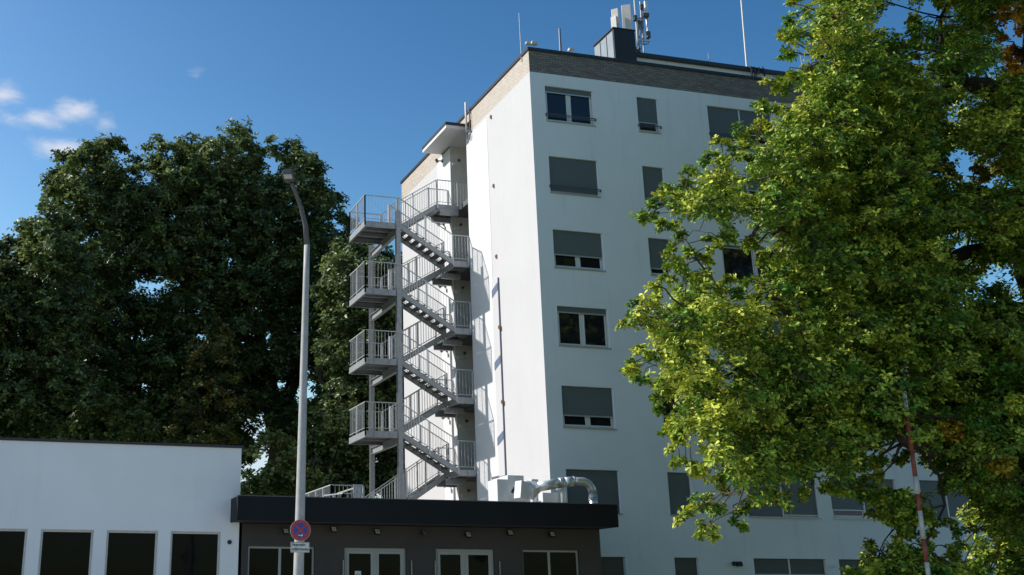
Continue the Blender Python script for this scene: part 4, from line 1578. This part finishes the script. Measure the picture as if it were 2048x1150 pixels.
limbsR = [([tb0, Vector((tb0.x, 26.5, 3)), A_(2078, 700, 26.5), A_(2066, 420, 26.6), A_(2058, 180, 26.7), A_(2080, -60, 26.8)], .62, .2),
          ([A_(2062, 640, 26.5), A_(1930, 628, 26.0), A_(1790, 650, 25.6), A_(1640, 632, 25.4), A_(1480, 640, 25.2), A_(1340, 650, 25)], .27, .04),
          ([A_(2074, 990, 26.5), A_(1980, 930, 25.5), A_(1856, 905, 24.6), A_(1800, 872, 24.4), A_(1800, 800, 24.3), A_(1730, 780, 24.3), A_(1620, 830, 24.2), A_(1500, 905, 24.2)], .24, .03),
          ([A_(2060, 220, 26.6), A_(1985, 175, 26.2), A_(1930, 165, 26), A_(1885, 100, 25.8), A_(1760, 95, 25.6), A_(1650, 120, 25.4)], .30, .04),
          ([A_(2064, 330, 26.5), A_(1980, 190, 27), A_(1900, 168, 27.2), A_(1820, 210, 27.2)], .26, .08),
          ([A_(2066, 520, 26.5), A_(1960, 500, 26), A_(1850, 545, 25.6), A_(1720, 560, 25.2), A_(1600, 470, 25), A_(1480, 420, 24.8), A_(1380, 420, 24.8)], .26, .04),
          ([A_(1600, 470, 25), A_(1560, 410, 25), A_(1530, 330, 25)], .10, .03),
          ([A_(1660, 632, 25.4), A_(1560, 720, 25.2), A_(1440, 760, 25), A_(1370, 820, 25)], .09, .02),
          ([A_(1640, 632, 25.4), A_(1450, 600, 25), A_(1395, 520, 25), A_(1370, 480, 25)], .06, .012),
          ([A_(1620, 830, 24.2), A_(1560, 930, 24.2), A_(1430, 1040, 24.2)], .06, .012),
          ([A_(1856, 905, 24.6), A_(1890, 1010, 24.6), A_(1800, 1040, 24.8), A_(1760, 1100, 24.8)], .05, .012),
          ([A_(1890, 1010, 24.6), A_(1830, 1130, 24.8), A_(1820, 1200, 24.8)], .03, .012)]
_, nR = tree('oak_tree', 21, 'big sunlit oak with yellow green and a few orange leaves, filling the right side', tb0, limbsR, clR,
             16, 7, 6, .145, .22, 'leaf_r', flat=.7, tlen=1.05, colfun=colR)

# ---- dark trees behind the left building and the stair
rs = random.Random(5)
polyA = [(118, 350), (155, 308), (205, 285), (252, 298), (264, 345), (286, 350), (300, 308), (335, 282), (378, 290), (394, 325), (414, 302), (430, 280), (482, 275), (516, 300), (532, 290), (580, 296), (622, 308), (640, 345), (665, 385), (690, 430),
         (740, 500), (790, 560), (790, 900), (560, 920), (100, 920), (110, 640), (90, 520), (100, 440)]
gapsA = [(165, 475, 17), (325, 578, 10), (270, 570, 7), (520, 670, 9), (545, 760, 10), (525, 900, 15), (600, 800, 9), (530, 850, 13), (270, 350, 8), (290, 305, 12), (660, 440, 12),
         (730, 540, 12), (410, 320, 6), (560, 350, 5), (600, 430, 6), (350, 430, 4), (180, 420, 5), (450, 530, 5), (400, 700, 4), (600, 650, 6), (480, 770, 6), (620, 770, 8), (240, 620, 4), (160, 560, 6)]
clA = make_clumps(rs, polyA, gapsA, 67, 3.0, 1.6, .84, 9000)
for (x, y, r) in ((210, 300, .7), (240, 295, .6), (330, 295, .7), (355, 300, .7), (430, 290, .7), (490, 288, .8), (520, 300, .8), (590, 318, .9), (625, 330, .8), (645, 390, .7), (160, 325, .7), (130, 365, .8),
                  (395, 300, .7), (285, 330, .5), (550, 305, .7), (180, 310, .6), (690, 440, .6), (735, 500, .6)):
    clA.append((at(x, y, 67 + rs.uniform(-2, 2)), r * 1.0))


clA += edge_sprigs(rs, polyA, 67, 2.0, .40, 1.1, 620, out=15)


def stump(px, Y):
    p = at(px, 900, Y)
    return Vector((p.x, Y, 0))


b0 = stump(560, 67)
limbsA = [([b0, at(558, 900, 67.0), at(545, 800, 67.0), at(500, 640, 67.0), at(470, 480, 67.0), at(450, 340, 67.0)], .72, .1),
          ([at(552, 850, 67.0), at(600, 720, 67.5), at(625, 560, 67.5), at(610, 400, 67.5)], .5, .08),
          ([at(520, 700, 67.0), at(400, 600, 66.5), at(300, 520, 66.5), at(220, 420, 66.5), at(180, 350, 66.5)], .3, .05),
          ([at(500, 640, 67.0), at(410, 480, 67.0), at(350, 360, 67.0)], .2, .04),
          ([at(545, 800, 67.0), at(420, 760, 66.0), at(280, 700, 66.0), at(170, 640, 66.0)], .26, .04),
          ([at(600, 720, 67.5), at(690, 640, 68.0), at(740, 560, 68.0)], .2, .04)]
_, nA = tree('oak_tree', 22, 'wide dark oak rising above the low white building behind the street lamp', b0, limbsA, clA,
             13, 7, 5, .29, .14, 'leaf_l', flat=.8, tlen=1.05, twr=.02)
polyB = [(-160, 540), (-60, 500), (0, 500), (40, 472), (80, 440), (130, 435), (175, 480), (190, 620), (190, 900), (-160, 900)]
gapsB = [(15, 660, 8), (60, 560, 6), (12, 740, 8)]
clB = make_clumps(rs, polyB, gapsB, 61, 2.5, 1.55, .74, 4000)
for (x, y, r) in ((0, 502, .6), (30, 482, .6), (75, 440, .7), (115, 432, .7), (50, 455, .6), (150, 450, .6)):
    clB.append((at(x, y, 61), r * 1.3))
clB += edge_sprigs(rs, polyB, 61, 2.0, .4, .85, 600)
b0 = stump(-20, 61)
limbsB = [([b0, at(-15, 860, 61.0), at(10, 700, 61.0), at(50, 560, 61.0), at(90, 470, 61.0)], .4, .06),
          ([at(-15, 860, 61.0), at(-70, 700, 61.0), at(-90, 560, 61.0)], .3, .05),
          ([at(10, 700, 61.0), at(110, 640, 60.5), at(150, 560, 60.5)], .2, .04)]
tree('oak_tree', 23, 'lower dark green tree at the far left edge beside the wide oak', b0, limbsB, clB, 13, 7, 5, .28, .16, 'leaf_l', flat=.8, tlen=1.05, twr=.02)
polyC = [(640, 560), (680, 470), (715, 455), (745, 490), (775, 525), (810, 515), (860, 560), (870, 1010), (560, 1010), (560, 900), (640, 800)]
gapsC = [(775, 660, 9), (745, 930, 7), (680, 870, 8)]
clC = make_clumps(rs, polyC, gapsC, 59, 2.5, 1.4, .74, 3500)
clC += edge_sprigs(rs, polyC, 59, 2.0, .4, .8, 650)
b0 = stump(700, 59)
limbsC = [([b0, at(700, 900, 59), at(720, 760, 59), at(740, 640, 59)], .45, .08), ([at(705, 850, 59), at(640, 760, 59), at(660, 680, 59)], .25, .05),
          ([at(715, 800, 59), at(800, 720, 59), at(820, 660, 59)], .25, .05)]
tree('broadleaf_tree', 24, 'distant dark tree seen between the posts of the steel escape stair', b0, limbsC, clC, 13, 6, 5, .29, .12, 'leaf_l', flat=.8, tlen=1.05, twr=.02)
polyD = [(60, 940), (90, 860), (130, 850), (140, 800), (180, 765), (225, 775), (250, 810), (300, 830), (340, 890), (340, 940)]
clD = make_clumps(rs, polyD, [], 57.0, 1.6, .75, .85, 1500)
b0 = stump(200, 57)
limbsD = [([b0, at(205, 900, 57), at(200, 820, 57)], .12, .03)]
tree('young_tree', 25, 'small pale green young tree just above the roof of the low white building', b0, limbsD, clD, 10, 5, 5, .30, .22, 'leaf_b', flat=.8, twr=.012)
polyE = [(300, 940), (330, 840), (350, 740), (390, 660), (450, 640), (480, 720), (500, 800), (470, 860), (480, 940)]
clE = make_clumps(rs, polyE, [], 62, 1.2, .65, 1.5, 1500)
b0 = stump(405, 62)
limbsE = [([b0, at(405, 900, 62), at(400, 800, 62)], .14, .03)]
tree('young_tree', 26, 'slender tree with sparse rust brown leaves in front of the wide dark oak', b0, limbsE, clE, 7, 3, 4, .27, .12, 'leaf_l', flat=.8, twr=.012,
     colfun=lambda c: .22 * rs.random())
polyF = [(480, 1010), (490, 900), (540, 860), (600, 880), (640, 960), (640, 1010)]
clF = make_clumps(rs, polyF, [(520, 930, 8), (545, 905, 8), (505, 880, 6)], 54.5, .8, .9, .6, 900)
b0 = stump(520, 54.5)
limbsF = [([b0, at(520, 960, 54.5), at(545, 900, 54.5)], .14, .03)]
tree('young_tree', 27, 'dark undergrowth tree behind the gap between low building and lamp pole', b0, limbsF, clF, 10, 5, 5, .28, .15, 'leaf_l', flat=.8, twr=.012)
# ---- tree beyond the right end of the apartment block
polyG = [(1985, 900), (1990, 640), (2040, 600), (2120, 560), (2230, 600), (2230, 1180), (2000, 1180)]
clG = make_clumps(rs, polyG, [(2035, 700, 12)], 44, 2.0, 1.3, .6, 3000)
b0 = Vector((at(2110, 900, 44).x, 44, 0))
limbsG = [([b0, at(2110, 900, 44), at(2100, 700, 44)], .35, .08)]
tree('broadleaf_tree', 28, 'dark tree beyond the right end of the apartment block, behind the sunlit oak', b0, limbsG, clG, 13, 6, 5, .30, .12, 'leaf_l', flat=.8, twr=.02)
print('leaves right', nR, 'clumps', len(clR), 'left', nA, len(clA), len(clB), len(clC))
